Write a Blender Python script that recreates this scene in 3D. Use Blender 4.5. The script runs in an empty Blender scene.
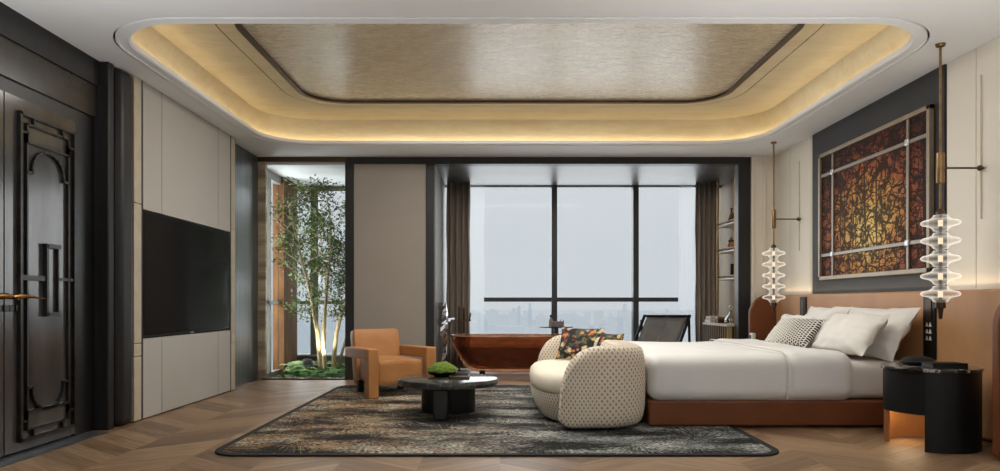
import bpy, bmesh, math, random
from mathutils import Vector, Matrix, noise
random.seed(7)
PI = math.pi
scene = bpy.context.scene
COL = scene.collection
ORG = {}

# ------------------------------------------------------------------ materials
def lin(c):
    r = []
    for v in c:
        v = v / 255.0
        r.append(v / 12.92 if v <= 0.04045 else ((v + 0.055) / 1.055) ** 2.4)
    return (r[0], r[1], r[2], 1.0)

class NT:
    def __init__(s, name):
        s.m = bpy.data.materials.new(name)
        s.m.use_nodes = True
        s.t = s.m.node_tree
        s.t.nodes.clear()
        s.out = s.t.nodes.new('ShaderNodeOutputMaterial')
    def n(s, typ, ins=None, **kw):
        nd = s.t.nodes.new('ShaderNode' + typ)
        for k, v in kw.items():
            setattr(nd, k, v)
        if ins:
            for k, v in ins.items():
                sock = nd.inputs[k]
                if isinstance(v, bpy.types.NodeSocket):
                    s.t.links.new(v, sock)
                else:
                    sock.default_value = v
        return nd
    def math(s, op, a, b=0.0, c=0.0):
        nd = s.t.nodes.new('ShaderNodeMath'); nd.operation = op
        for i, v in enumerate((a, b, c)):
            if isinstance(v, bpy.types.NodeSocket): s.t.links.new(v, nd.inputs[i])
            else: nd.inputs[i].default_value = v
        return nd.outputs[0]
    def ramp(s, fac, stops, interp='LINEAR'):
        nd = s.t.nodes.new('ShaderNodeValToRGB')
        nd.color_ramp.interpolation = interp
        el = nd.color_ramp.elements
        while len(el) < len(stops): el.new(0.5)
        for e, (p, c) in zip(el, stops):
            e.position = p
            e.color = lin(c) if len(c) == 3 and max(c) > 1.0 or len(c) == 3 else c
        s.t.links.new(fac, nd.inputs[0])
        return nd.outputs[0]
    def mix(s, fac, a, b, blend='MIX'):
        nd = s.t.nodes.new('ShaderNodeMix'); nd.data_type = 'RGBA'; nd.blend_type = blend
        for k, v in ((0, fac), (6, a), (7, b)):
            if isinstance(v, bpy.types.NodeSocket): s.t.links.new(v, nd.inputs[k])
            else: nd.inputs[k].default_value = v
        return nd.outputs[2]
    def coord(s, which='Object', scale=(1, 1, 1), rot=(0, 0, 0), loc=(0, 0, 0)):
        tc = s.t.nodes.new('ShaderNodeTexCoord')
        mp = s.n('Mapping', {'Vector': tc.outputs[which], 'Scale': scale, 'Rotation': rot, 'Location': loc})
        return mp.outputs[0]
    def done(s, sh):
        s.t.links.new(sh, s.out.inputs['Surface'])
        return s.m

def mat(name, c, rough=0.5, metal=0.0, c2=None, scale=8.0, stretch=(1, 1, 1), bump=0.0, bscale=None, spec=0.5,
        sheen=0.0, coat=0.0, coord='Object', detail=4.0, rvar=0.0, lo=0.35, hi=0.65):
    t = NT(name)
    v = t.coord(coord, stretch)
    nz = t.n('TexNoise', {'Vector': v, 'Scale': scale, 'Detail': detail, 'Roughness': 0.6}).outputs['Fac']
    if c2 is None: c2 = tuple(x * 0.93 for x in c)
    colr = t.ramp(nz, [(lo, c), (hi, c2)])
    ins = {'Base Color': colr, 'Roughness': rough, 'Metallic': metal, 'Specular IOR Level': spec}
    if sheen: ins['Sheen Weight'] = sheen
    if coat: ins['Coat Weight'] = coat; ins['Coat Roughness'] = 0.1
    if rvar:
        ins['Roughness'] = t.math('ADD', rough - rvar / 2, t.math('MULTIPLY', nz, rvar))
    if bump:
        nb = t.n('TexNoise', {'Vector': v, 'Scale': bscale or scale * 4, 'Detail': 3.0}).outputs['Fac']
        ins['Normal'] = t.n('Bump', {'Height': nb, 'Strength': bump, 'Distance': 0.01}).outputs[0]
    return t.done(t.n('BsdfPrincipled', ins).outputs[0])

def emis(name, c, strength):
    t = NT(name)
    return t.done(t.n('Emission', {'Color': lin(c), 'Strength': strength}).outputs[0])

M = {}
M['white_ceiling'] = mat('white_ceiling', (238, 239, 240), 0.75, c2=(236, 237, 238), scale=2)
M['groove'] = mat('groove_black', (20, 19, 18), 0.6)
M['cream_wall'] = mat('cream_wall', (228, 220, 206), 0.55, c2=(224, 215, 200), scale=1.2)
M['side_wall'] = mat('grey_plaster', (120, 117, 112), 0.6)
M['taupe_panel'] = mat('taupe_panel', (156, 147, 137), 0.55, c2=(151, 142, 132), scale=1.0)
M['grey_panel'] = mat('media_panel', (178, 174, 168), 0.55, c2=(174, 170, 164), scale=1.5, spec=0.3)
M['panel_edge'] = mat('panel_edge_beige', (205, 190, 165), 0.5)
M['dark_wood'] = mat('dark_wood', (36, 34, 34), 0.45, c2=(27, 25, 25), scale=6, stretch=(6, 6, 0.5), bump=0.05, spec=0.3)
M['dark_metal'] = mat('dark_bronze_metal', (52, 49, 46), 0.35, metal=0.6, c2=(44, 41, 39), scale=3)
M['frame_dark'] = mat('frame_dark', (42, 41, 40), 0.45, c2=(36, 35, 34), scale=3, spec=0.35)
M['mullion'] = mat('window_mullion', (62, 64, 66), 0.45, metal=0.3)
M['garden_mullion'] = mat('garden_mullion', (128, 126, 120), 0.45)
M['stripe_stone'] = mat('banded_stone', (176, 160, 132), 0.4, c2=(120, 104, 84), scale=2.2, stretch=(.3, .3, 2.0), lo=.45, hi=.58)
M['strip'] = mat('beige_strip', (186, 174, 152), 0.5)
M['soffit'] = mat('bay_soffit', (92, 91, 90), 0.38, c2=(82, 81, 80), scale=2, spec=0.3)
M['brushed'] = mat('brushed_slate_metal', (104, 106, 110), 0.35, metal=0.55, c2=(76, 78, 82), scale=3, stretch=(8, 8, 0.25))
M['door_gloss'] = mat('door_gloss', (98, 96, 94), 0.16, metal=0.55, c2=(80, 78, 76), scale=2, stretch=(3, 3, 0.6))
M['door_trim'] = mat('door_trim_pewter', (66, 62, 57), 0.3, metal=0.8, c2=(48, 45, 42), scale=9)
M['door_black'] = mat('door_black', (18, 17, 17), 0.35)
M['over_door'] = mat('over_door_panel', (46, 43, 40), 0.22, c2=(60, 54, 48), scale=1.8, stretch=(1, 1.5, 2), spec=0.4)
M['brass'] = mat('aged_brass', (150, 122, 84), 0.35, metal=0.9, c2=(128, 102, 70), scale=12)
M['gold_handle'] = mat('gold_handle', (196, 150, 90), 0.25, metal=1.0)
M['bronze'] = mat('dark_bronze', (86, 66, 50), 0.4, metal=0.8)
M['chrome'] = mat('chrome', (225, 225, 228), 0.06, metal=1.0, c2=(215, 215, 218))
M['tv_screen'] = mat('tv_screen', (8, 8, 9), 0.15, c2=(10, 10, 10), scale=1, spec=0.15)
M['black_gloss'] = mat('black_gloss', (15, 15, 15), 0.4, c2=(18, 18, 18), spec=0.3)
M['black_matte'] = mat('black_matte', (18, 18, 18), 0.6, spec=0.25)
M['silver'] = mat('silver_mark', (200, 200, 200), 0.3, metal=0.5)
M['leather'] = mat('orange_leather', (176, 124, 76), 0.45, c2=(166, 113, 66), scale=5, bump=0.12, bscale=120, spec=0.35)
M['leather_bed'] = mat('cognac_leather', (118, 68, 39), 0.5, c2=(106, 61, 34), scale=4, bump=0.1, bscale=120, spec=0.3)
M['leather_head'] = mat('tan_headboard_leather', (184, 138, 96), 0.45, c2=(174, 128, 87), scale=2.5, bump=0.08, bscale=120, spec=0.35)
M['linen'] = mat('white_linen', (226, 225, 222), 0.85, c2=(222, 221, 218), scale=4, bump=0.15, bscale=300, sheen=0.1)
M['linen_grey'] = mat('light_grey_linen', (207, 201, 194), 0.85, c2=(201, 195, 187), scale=4, bump=0.15, bscale=300)
M['pillow_white'] = mat('pillow_white', (232, 229, 223), 0.85, c2=(228, 224, 218), scale=5, bump=0.25, bscale=14, sheen=0.2)
M['pillow_beige'] = mat('pillow_offwhite', (228, 224, 218), 0.85, c2=(223, 219, 213), scale=5, bump=0.25, bscale=14)
M['cream_boucle'] = mat('cream_fabric', (232, 222, 204), 0.9, c2=(226, 215, 196), scale=60, bump=0.3, bscale=200)
M['table_dark'] = mat('table_dark_stone', (42, 41, 39), 0.4, c2=(32, 31, 30), scale=5, spec=0.35)
M['moss'] = mat('green_moss', (118, 142, 48), 0.95, c2=(68, 94, 22), scale=60, bump=0.9, bscale=160)
M['curtain'] = mat('taupe_curtain', (158, 145, 132), 0.9, c2=(148, 135, 123), scale=4, stretch=(6, 6, 1))
M['stone_floor'] = mat('pale_stone', (160, 150, 138), 0.3, c2=(140, 130, 118), scale=3)
M['sling'] = mat('grey_leather_sling', (126, 124, 122), 0.5, c2=(116, 114, 112), scale=5, bump=0.1, bscale=90)
M['shelf_wall'] = mat('niche_stone', (128, 108, 80), 0.6, c2=(106, 89, 66), scale=3, stretch=(1, 1, .6), spec=0.2)
M['cabinet_bronze'] = mat('cabinet_champagne', (178, 152, 106), 0.45, metal=0.3)
M['shelf_top'] = mat('shelf_plank', (190, 178, 160), 0.4)
M['paper'] = mat('book_paper', (214, 210, 204), 0.7, c2=(188, 184, 178), scale=20, stretch=(1, 1, 8))
M['pier'] = mat('brown_pier', (112, 80, 52), 0.8, c2=(88, 62, 42), scale=3, stretch=(3, 3, .7), spec=0.1)
M['sill'] = mat('white_sill', (225, 225, 222), 0.5)
M['bark'] = mat('pale_bark', (206, 190, 152), 0.8, c2=(150, 130, 98), scale=14, stretch=(3, 3, .6), bump=0.4)
M['leaf'] = mat('tree_leaf', (56, 80, 28), 0.6, c2=(92, 118, 42), scale=3)
M['fern'] = mat('fern_green', (58, 104, 40), 0.6, c2=(98, 140, 58), scale=7)
M['fern_pale'] = mat('pale_fern', (116, 148, 78), 0.6, c2=(150, 172, 104), scale=7)
M['stone'] = mat('garden_stone', (66, 68, 66), 0.8, c2=(44, 46, 46), scale=9, bump=0.5)
M['gravel'] = mat('pale_gravel', (196, 188, 172), 0.9, c2=(140, 132, 118), scale=70, bump=0.8, bscale=90)
M['soil'] = mat('garden_soil', (46, 40, 32), 0.95, c2=(34, 40, 24), scale=30, bump=0.6)
M['led_core'] = emis('lamp_core', (255, 232, 196), 1.1)
M['led_warm'] = emis('led_strip_warm', (255, 232, 190), 5.0)
M['copper'] = mat('copper_panel', (176, 120, 74), 0.5, metal=0.5)
M['city'] = mat('haze_pale_city', (224, 230, 236), 0.8, c2=(216, 223, 230), scale=0.02)  # city colours lightened to put distance haze into the surfaces
M['city2'] = mat('haze_blue_city', (200, 214, 228), 0.6, c2=(192, 207, 222), scale=0.02)
M['haze_pale_ground'] = mat('haze_pale_ground', (232, 236, 240), 0.9, c2=(220, 226, 232), scale=0.004)  # ground painted pale, as if seen through haze
M['pink_box'] = mat('dusty_pink_box', (150, 134, 132), 0.6)
M['amber_jar'] = mat('amber_jar', (150, 92, 46), 0.25, c2=(120, 66, 32))
M['white_plastic'] = mat('white_plastic', (224, 220, 214), 0.5)

def glass_pane():
    t = NT('clear_pane')
    tr = t.n('BsdfTransparent', {'Color': (0.97, 0.98, 0.98, 1)}).outputs[0]
    gl = t.n('BsdfGlossy', {'Color': (1, 1, 1, 1), 'Roughness': 0.01}).outputs[0]
    fr = t.math('MULTIPLY', t.n('Fresnel', {'IOR': 1.3}).outputs[0], 0.2)
    return t.done(t.n('MixShader', {0: fr, 1: tr, 2: gl}).outputs[0])
M['pane'] = glass_pane()

def sheer():
    t = NT('sheer_fabric')
    tr = t.n('BsdfTransparent', {'Color': (1, 1, 1, 1)}).outputs[0]
    v = t.coord('Object', (1, 1, 1))
    nz = t.n('TexNoise', {'Vector': v, 'Scale': 40.0}).outputs['Fac']
    tl = t.n('BsdfTranslucent', {'Color': t.ramp(nz, [(0, (238, 238, 236)), (1, (244, 244, 242))])}).outputs[0]
    return t.done(t.n('MixShader', {0: 0.1, 1: tr, 2: tl}).outputs[0])
M['sheer'] = sheer()

def disc_glass():
    t = NT('frosted_lamp_glass')
    lw = t.n('LayerWeight', {'Blend': 0.35}).outputs['Facing']
    tr = t.n('BsdfTransparent', {'Color': (0.97, 0.96, 0.94, 1)}).outputs[0]
    pr = t.n('BsdfPrincipled', {'Base Color': (0.9, 0.88, 0.84, 1), 'Roughness': 0.15, 'Emission Color': (1, 0.95, 0.86, 1), 'Emission Strength': 0.75}).outputs[0]
    f = t.math('MULTIPLY', t.math('POWER', lw, 2.2), 0.95)
    return t.done(t.n('MixShader', {0: t.math('ADD', f, 0.04), 1: tr, 2: pr}).outputs[0])
M['lamp_glass'] = disc_glass()

def clear_glass(name, col, rough=0.0, edge=0.5):
    t = NT(name)
    lw = t.n('LayerWeight', {'Blend': 0.3}).outputs['Facing']
    tr = t.n('BsdfTransparent', {'Color': col}).outputs[0]
    gl = t.n('BsdfGlossy', {'Color': (1, 1, 1, 1), 'Roughness': 0.05}).outputs[0]
    return t.done(t.n('MixShader', {0: t.math('MULTIPLY', lw, edge), 1: tr, 2: gl}).outputs[0])
M['decanter'] = clear_glass('clear_glass', (0.9, 0.9, 0.88, 1), edge=0.6)

def amber(name, tint, body, opaque):
    t = NT(name)
    v = t.coord('Object', (1, 1, 3))
    nz = t.n('TexNoise', {'Vector': v, 'Scale': 7.0, 'Detail': 5.0, 'Distortion': 1.5}).outputs['Fac']
    dk = tuple(int(x * .86) for x in tint)
    tr = t.n('BsdfTransparent', {'Color': t.ramp(nz, [(0.35, tint), (0.65, dk)])}).outputs[0]
    pr = t.n('BsdfPrincipled', {'Base Color': t.ramp(nz, [(0.35, body), (0.65, tuple(int(x * .75) for x in body))]), 'Roughness': 0.1}).outputs[0]
    gl = t.n('BsdfGlossy', {'Color': (1, .93, .88, 1), 'Roughness': 0.08}).outputs[0]
    lw = t.n('LayerWeight', {'Blend': 0.25}).outputs['Facing']
    a = t.n('MixShader', {0: opaque, 1: tr, 2: pr}).outputs[0]
    return t.done(t.n('MixShader', {0: t.math('MULTIPLY', t.math('POWER', lw, 2.0), 0.75), 1: a, 2: gl}).outputs[0])
M['amber_water'] = amber('amber_water', (176, 122, 96), (110, 64, 44), 0.25)
M['amber_rim_glint'] = amber('amber_rim_glint', (240, 214, 196), (222, 180, 150), 0.6)  # paler, denser rim colour stands in for the highlight along the edge
M['amber'] = amber('amber_resin', (238, 200, 172), (176, 112, 80), 0.14)

def parquet():
    t = NT('chevron_oak_floor')
    tc = t.n('TexCoord').outputs['Object']
    xyz = t.n('SeparateXYZ', {0: tc})
    x, y = xyz.outputs[0], xyz.outputs[1]
    w = 0.5
    colid = t.math('FLOOR', t.math('DIVIDE', x, w))
    fx = t.math('PINGPONG', x, w)
    tt = t.math('ADD', y, t.math('MULTIPLY', fx, 0.8))
    row = t.math('FLOOR', t.math('DIVIDE', tt, 0.2))
    fr = t.math('FRACT', t.math('DIVIDE', tt, 0.2))
    idv = t.n('CombineXYZ', {0: colid, 1: row, 2: 3.3})
    wn = t.n('TexWhiteNoise', {'Vector': idv.outputs[0]}).outputs['Value']
    # grain runs along each slanted board
    gv = t.n('CombineXYZ', {0: t.math('MULTIPLY', fx, 2.2), 1: t.math('MULTIPLY', tt, 26.0), 2: t.math('MULTIPLY', wn, 40.0)})
    gr = t.n('TexNoise', {'Vector': gv.outputs[0], 'Scale': 1.5, 'Detail': 6.0, 'Roughness': 0.6, 'Distortion': 0.6}).outputs['Fac']
    base = t.ramp(wn, [(0.0, (118, 94, 71)), (0.5, (142, 116, 90)), (1.0, (162, 135, 106))])
    grc = t.ramp(gr, [(0.25, (150, 140, 130)), (0.6, (255, 250, 245))])
    c = t.mix(1.0, base, grc, 'MULTIPLY')
    gap = t.math('LESS_THAN', fr, 0.015)
    c = t.mix(t.math('MULTIPLY', gap, 0.5), c, lin((52, 38, 28)))
    rg = t.math('ADD', 0.38, t.math('MULTIPLY', gr, 0.2))
    bp = t.n('Bump', {'Height': gr, 'Strength': 0.05, 'Distance': 0.01}).outputs[0]
    return t.done(t.n('BsdfPrincipled', {'Base Color': c, 'Roughness': rg, 'Normal': bp}).outputs[0])
M['floor'] = parquet()

def gold_leaf(name, c1, c2, c3, rough, metal, sc=1.0, coat=0.0):
    t = NT(name)
    v = t.coord('Object', (1.0, 3.2, 3.2))
    a = t.n('TexNoise', {'Vector': v, 'Scale': 2.2 * sc, 'Detail': 9.0, 'Roughness': 0.68, 'Distortion': 0.4}).outputs['Fac']
    v2 = t.coord('Object', (3.0, 14, 14))
    b = t.n('TexNoise', {'Vector': v2, 'Scale': 2.4 * sc, 'Detail': 6.0, 'Roughness': 0.7}).outputs['Fac']
    c = t.ramp(a, [(0.34, c1), (0.5, c2), (0.66, c3)])
    c = t.mix(t.math('MULTIPLY', b, 0.5), c, t.ramp(b, [(0.38, c3), (0.62, c1)]))
    rg = t.math('ADD', rough - 0.08, t.math('MULTIPLY', b, 0.16))
    bp = t.n('Bump', {'Height': t.math('ADD', b, a), 'Strength': 0.2, 'Distance': 0.012}).outputs[0]
    return t.done(t.n('BsdfPrincipled', {'Base Color': c, 'Roughness': rg, 'Metallic': metal, 'Normal': bp, 'Coat Weight': coat, 'Coat IOR': 2.3, 'Coat Normal': bp, 'Coat Roughness': t.math('ADD', 0.16, t.math('MULTIPLY', b, 0.22))}).outputs[0])
M['gold_panel'] = gold_leaf('gold_leaf_panel', (178, 158, 122), (200, 182, 146), (214, 200, 170), 0.5, 0.15, 1.8, 0.9)
M['gold_soffit'] = gold_leaf('gold_leaf_soffit', (214, 196, 156), (224, 208, 172), (230, 216, 184), 0.5, 0.15, 0.8)

def rug_mat():
    t = NT('abstract_rug')
    tc = t.coord('Object', (1, 1, 1))
    xyz = t.n('SeparateXYZ', {0: tc}); x, y = xyz.outputs[0], xyz.outputs[1]
    # feathery bursts round scattered centres
    wob = t.n('TexNoise', {'Vector': tc, 'Scale': 6.0, 'Detail': 3.0})
    vor = t.n('TexVoronoi', {'Vector': tc, 'Scale': 1.5, 'Randomness': 1.0}, voronoi_dimensions='2D')
    dv = t.n('VectorMath', {0: t.n('VectorMath', {0: tc, 3: 1.5}, operation='SCALE').outputs[0] if False else tc, 1: vor.outputs['Position']}, operation='SUBTRACT')
    sx = t.n('SeparateXYZ', {0: dv.outputs[0]})
    ang = t.math('ARCTAN2', sx.outputs[1], sx.outputs[0])
    rad = vor.outputs['Distance']
    fv = t.n('CombineXYZ', {0: t.math('MULTIPLY', ang, 20.0), 1: t.math('MULTIPLY', rad, 3.0), 2: 0.0})
    fe = t.n('TexNoise', {'Vector': fv.outputs[0], 'Scale': 1.0, 'Detail': 3.0, 'Roughness': 0.7}).outputs['Fac']
    v1 = t.coord('Object', (3.4, 26, 1))
    st = t.n('TexNoise', {'Vector': v1, 'Scale': 2.4, 'Detail': 8.0, 'Roughness': 0.78}).outputs['Fac']
    big = t.n('TexNoise', {'Vector': t.coord('Object', (0.8, 2.2, 1)), 'Scale': 1.4, 'Detail': 3.0}).outputs['Fac']
    hue = t.n('TexNoise', {'Vector': t.coord('Object', (1, 2, 1), loc=(4, 2, 0)), 'Scale': 1.6, 'Detail': 4.0, 'Roughness': 0.65}).outputs['Fac']
    warm = t.ramp(hue, [(0.32, (168, 168, 128)), (0.43, (208, 176, 132)), (0.5, (192, 144, 112)), (0.56, (222, 210, 176)), (0.7, (176, 168, 156))])
    cool = t.ramp(hue, [(0.32, (192, 196, 192)), (0.46, (140, 144, 142)), (0.54, (210, 210, 204)), (0.62, (166, 180, 166)), (0.7, (130, 132, 134))])
    side = t.n('MapRange', {0: x, 1: -1.3, 2: 0.5}).outputs[0]
    hc = t.mix(side, warm, cool)
    k = t.math('ADD', t.math('MULTIPLY', fe, 0.55), t.math('MULTIPLY', st, 0.7))
    k = t.math('ADD', k, t.math('MULTIPLY', big, 0.8))
    msk = t.n('MapRange', {0: k, 1: 0.96, 2: 1.10}).outputs[0]
    fine = t.n('TexNoise', {'Vector': t.coord('Object', (9, 40, 1)), 'Scale': 4.0, 'Detail': 4.0}).outputs['Fac']
    msk = t.math('MULTIPLY', msk, t.n('MapRange', {0: fine, 1: 0.44, 2: 0.56}).outputs[0])
    c = t.mix(msk, lin((25, 23, 22)), hc)
    bp = t.n('Bump', {'Height': fine, 'Strength': 0.4, 'Distance': 0.01}).outputs[0]
    return t.done(t.n('BsdfPrincipled', {'Base Color': c, 'Roughness': 0.95, 'Specular IOR Level': 0.2, 'Normal': bp}).outputs[0])
M['rug'] = rug_mat()
M['rug_border'] = mat('rug_border', (24, 22, 21), 0.95, scale=60)

def dots():
    t = NT('dotted_boucle')
    uv = t.n('TexCoord').outputs['UV']
    xyz = t.n('SeparateXYZ', {0: uv}); u, v = xyz.outputs[0], xyz.outputs[1]
    pu, pv = 0.0325, 0.052
    def lat(ou, ov):
        a = t.math('SUBTRACT', t.math('FRACT', t.math('ADD', t.math('DIVIDE', u, pu), ou)), 0.5)
        b = t.math('SUBTRACT', t.math('FRACT', t.math('ADD', t.math('DIVIDE', v, pv), ov)), 0.5)
        # lozenge distance
        return t.math('ADD', t.math('MULTIPLY', t.math('ABSOLUTE', a), 1.0), t.math('MULTIPLY', t.math('ABSOLUTE', b), 0.95))
    d = t.math('MINIMUM', lat(0, 0), lat(0.5, 0.5))
    nz = t.n('TexNoise', {'Vector': t.coord('Object'), 'Scale': 90.0, 'Detail': 3.0}).outputs['Fac']
    d2 = t.math('ADD', d, t.math('MULTIPLY', t.math('SUBTRACT', nz, 0.5), 0.12))
    f = t.n('MapRange', {0: d2, 1: 0.2, 2: 0.3}).outputs[0]
    c = t.mix(f, lin((168, 146, 122)), t.ramp(nz, [(0.3, (216, 204, 184)), (0.7, (228, 217, 198))]))
    bp = t.n('Bump', {'Height': t.math('ADD', f, t.math('MULTIPLY', nz, 0.5)), 'Strength': 0.5, 'Distance': 0.006}).outputs[0]
    return t.done(t.n('BsdfPrincipled', {'Base Color': c, 'Roughness': 0.95, 'Normal': bp, 'Sheen Weight': 0.2}).outputs[0])
M['dots'] = dots()

def floral():
    t = NT('dark_floral_print')
    tc = t.coord('Object', (1, 1, 1))
    nzv = t.n('TexNoise', {'Vector': tc, 'Scale': 9.0, 'Detail': 4.0})
    vv = t.n('VectorMath', {0: tc, 1: t.n('VectorMath', {0: nzv.outputs['Color'], 3: 0.12}, operation='SCALE').outputs[0]}, operation='ADD').outputs[0]
    vo = t.n('TexVoronoi', {'Vector': vv, 'Scale': 17.0})
    wn = t.n('SeparateColor', {0: vo.outputs['Color']})
    pal = t.ramp(wn.outputs[0], [(0.0, (92, 98, 58)), (0.22, (206, 128, 74)), (0.36, (210, 186, 150)), (0.5, (130, 72, 70)), (0.62, (196, 168, 104)), (0.75, (60, 78, 60)), (0.9, (210, 150, 140))], 'CONSTANT')
    m = t.n('MapRange', {0: vo.outputs['Distance'], 1: 0.62, 2: 0.45}).outputs[0]
    m = t.math('MULTIPLY', m, t.n('MapRange', {0: t.n('TexNoise', {'Vector': tc, 'Scale': 26.0, 'Detail': 5.0}).outputs['Fac'], 1: 0.38, 2: 0.5}).outputs[0])
    c = t.mix(m, lin((26, 24, 24)), pal)
    return t.done(t.n('BsdfPrincipled', {'Base Color': c, 'Roughness': 0.8}).outputs[0])
M['floral'] = floral()

def woven():
    t = NT('black_white_weave')
    tc = t.coord('Object', (1, 1, 1))
    xyz = t.n('SeparateXYZ', {0: tc}); y, z = xyz.outputs[0], xyz.outputs[2]
    a = t.math('FRACT', t.math('DIVIDE', y, 0.035))
    b = t.math('FRACT', t.math('ADD', t.math('DIVIDE', z, 0.024), t.math('MULTIPLY', t.math('FLOOR', t.math('DIVIDE', y, 0.035)), 0.5)))
    blk = t.math('MULTIPLY', t.math('LESS_THAN', a, 0.74), t.math('LESS_THAN', b, 0.66))
    fade = t.n('MapRange', {0: y, 1: -0.2, 2: 0.1, 3: 0.35, 4: 1.0}).outputs[0]
    nz = t.n('TexNoise', {'Vector': tc, 'Scale': 60.0}).outputs['Fac']
    c = t.mix(t.math('MULTIPLY', blk, fade), t.ramp(nz, [(0.3, (214, 208, 198)), (0.7, (224, 219, 210))]), lin((44, 42, 42)))
    return t.done(t.n('BsdfPrincipled', {'Base Color': c, 'Roughness': 0.9}).outputs[0])
M['woven'] = woven()

def art_mat():
    t = NT('amber_abstract_panel')
    tc = t.coord('Object', (1, 1, 1))
    xyz = t.n('SeparateXYZ', {0: tc}); y, z = xyz.outputs[1], xyz.outputs[2]
    wob = t.n('TexNoise', {'Vector': tc, 'Scale': 5.0, 'Detail': 4.0})
    vv = t.n('VectorMath', {0: tc, 1: t.n('VectorMath', {0: wob.outputs['Color'], 3: 0.16}, operation='SCALE').outputs[0]}, operation='ADD').outputs[0]
    v1 = t.n('TexVoronoi', {'Vector': t.n('Mapping', {'Vector': vv, 'Scale': (0.2, 1.0, 1.5), 'Rotation': (0.3, 0, 0)}).outputs[0], 'Scale': 6.0}, feature='DISTANCE_TO_EDGE').outputs['Distance']
    v2 = t.n('TexVoronoi', {'Vector': t.n('Mapping', {'Vector': vv, 'Scale': (0.2, 0.7, 1.8), 'Rotation': (-0.5, 0, 0)}).outputs[0], 'Scale': 11.0}, feature='DISTANCE_TO_EDGE').outputs['Distance']
    tr = t.n('TexNoise', {'Vector': t.n('Mapping', {'Vector': tc, 'Scale': (0.1, 9.0, 0.35)}).outputs[0], 'Scale': 2.4, 'Detail': 2.0}).outputs['Fac']
    blot = t.n('TexNoise', {'Vector': tc, 'Scale': 4.5, 'Detail': 7.0, 'Roughness': 0.7}).outputs['Fac']
    r = t.n('VectorMath', {0: t.n('VectorMath', {0: tc, 1: (0, 0.0, 0.45)}, operation='SUBTRACT').outputs[0], 1: (0, 0.8, 1.0)}, operation='MULTIPLY').outputs[0]
    dist = t.n('VectorMath', {0: r}, operation='LENGTH').outputs['Value']
    k = t.math('ADD', dist, t.math('MULTIPLY', t.math('SUBTRACT', blot, 0.5), 0.7))
    c = t.ramp(k, [(0.1, (226, 192, 116)), (0.38, (198, 142, 72)), (0.62, (150, 84, 48)), (0.85, (100, 50, 34)), (1.0, (70, 36, 26))])
    dk = t.math('MAXIMUM', t.n('MapRange', {0: v1, 1: 0.085, 2: 0.04}).outputs[0], t.n('MapRange', {0: v2, 1: 0.07, 2: 0.03}).outputs[0])
    dk = t.math('MAXIMUM', dk, t.n('MapRange', {0: tr, 1: 0.6, 2: 0.64}).outputs[0])
    dk = t.math('MAXIMUM', dk, t.n('MapRange', {0: t.n('TexNoise', {'Vector': vv, 'Scale': 9.0, 'Detail': 5.0, 'Roughness': 0.7}).outputs['Fac'], 1: 0.49, 2: 0.56}).outputs[0])
    c = t.mix(t.math('MULTIPLY', dk, 0.92), c, lin((22, 14, 11)))
    return t.done(t.n('BsdfPrincipled', {'Base Color': c, 'Roughness': 0.6, 'Specular IOR Level': 0.1}).outputs[0])
M['art'] = art_mat()

def marble():
    t = NT('grey_marble_top')
    tc = t.coord('Object', (1, 1, 1))
    n1 = t.n('TexNoise', {'Vector': tc, 'Scale': 3.0, 'Detail': 8.0, 'Roughness': 0.65, 'Distortion': 1.2}).outputs['Fac']
    c = t.ramp(n1, [(0.35, (46, 45, 43)), (0.48, (60, 59, 57)), (0.52, (84, 82, 78)), (0.56, (58, 57, 55)), (0.7, (48, 47, 45))])
    return t.done(t.n('BsdfPrincipled', {'Base Color': c, 'Roughness': 0.12}).outputs[0])
M['marble'] = marble()

def dark_marble():
    t = NT('dark_veined_marble')
    tc = t.coord('Object', (1, 1, 1))
    n1 = t.n('TexNoise', {'Vector': tc, 'Scale': 5.0, 'Detail': 8.0, 'Distortion': 1.4}).outputs['Fac']
    c = t.ramp(n1, [(0.4, (34, 32, 31)), (0.5, (170, 164, 156)), (0.54, (40, 38, 37)), (0.66, (26, 25, 24))])
    return t.done(t.n('BsdfPrincipled', {'Base Color': c, 'Roughness': 0.15}).outputs[0])
M['night_marble'] = dark_marble()

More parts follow.
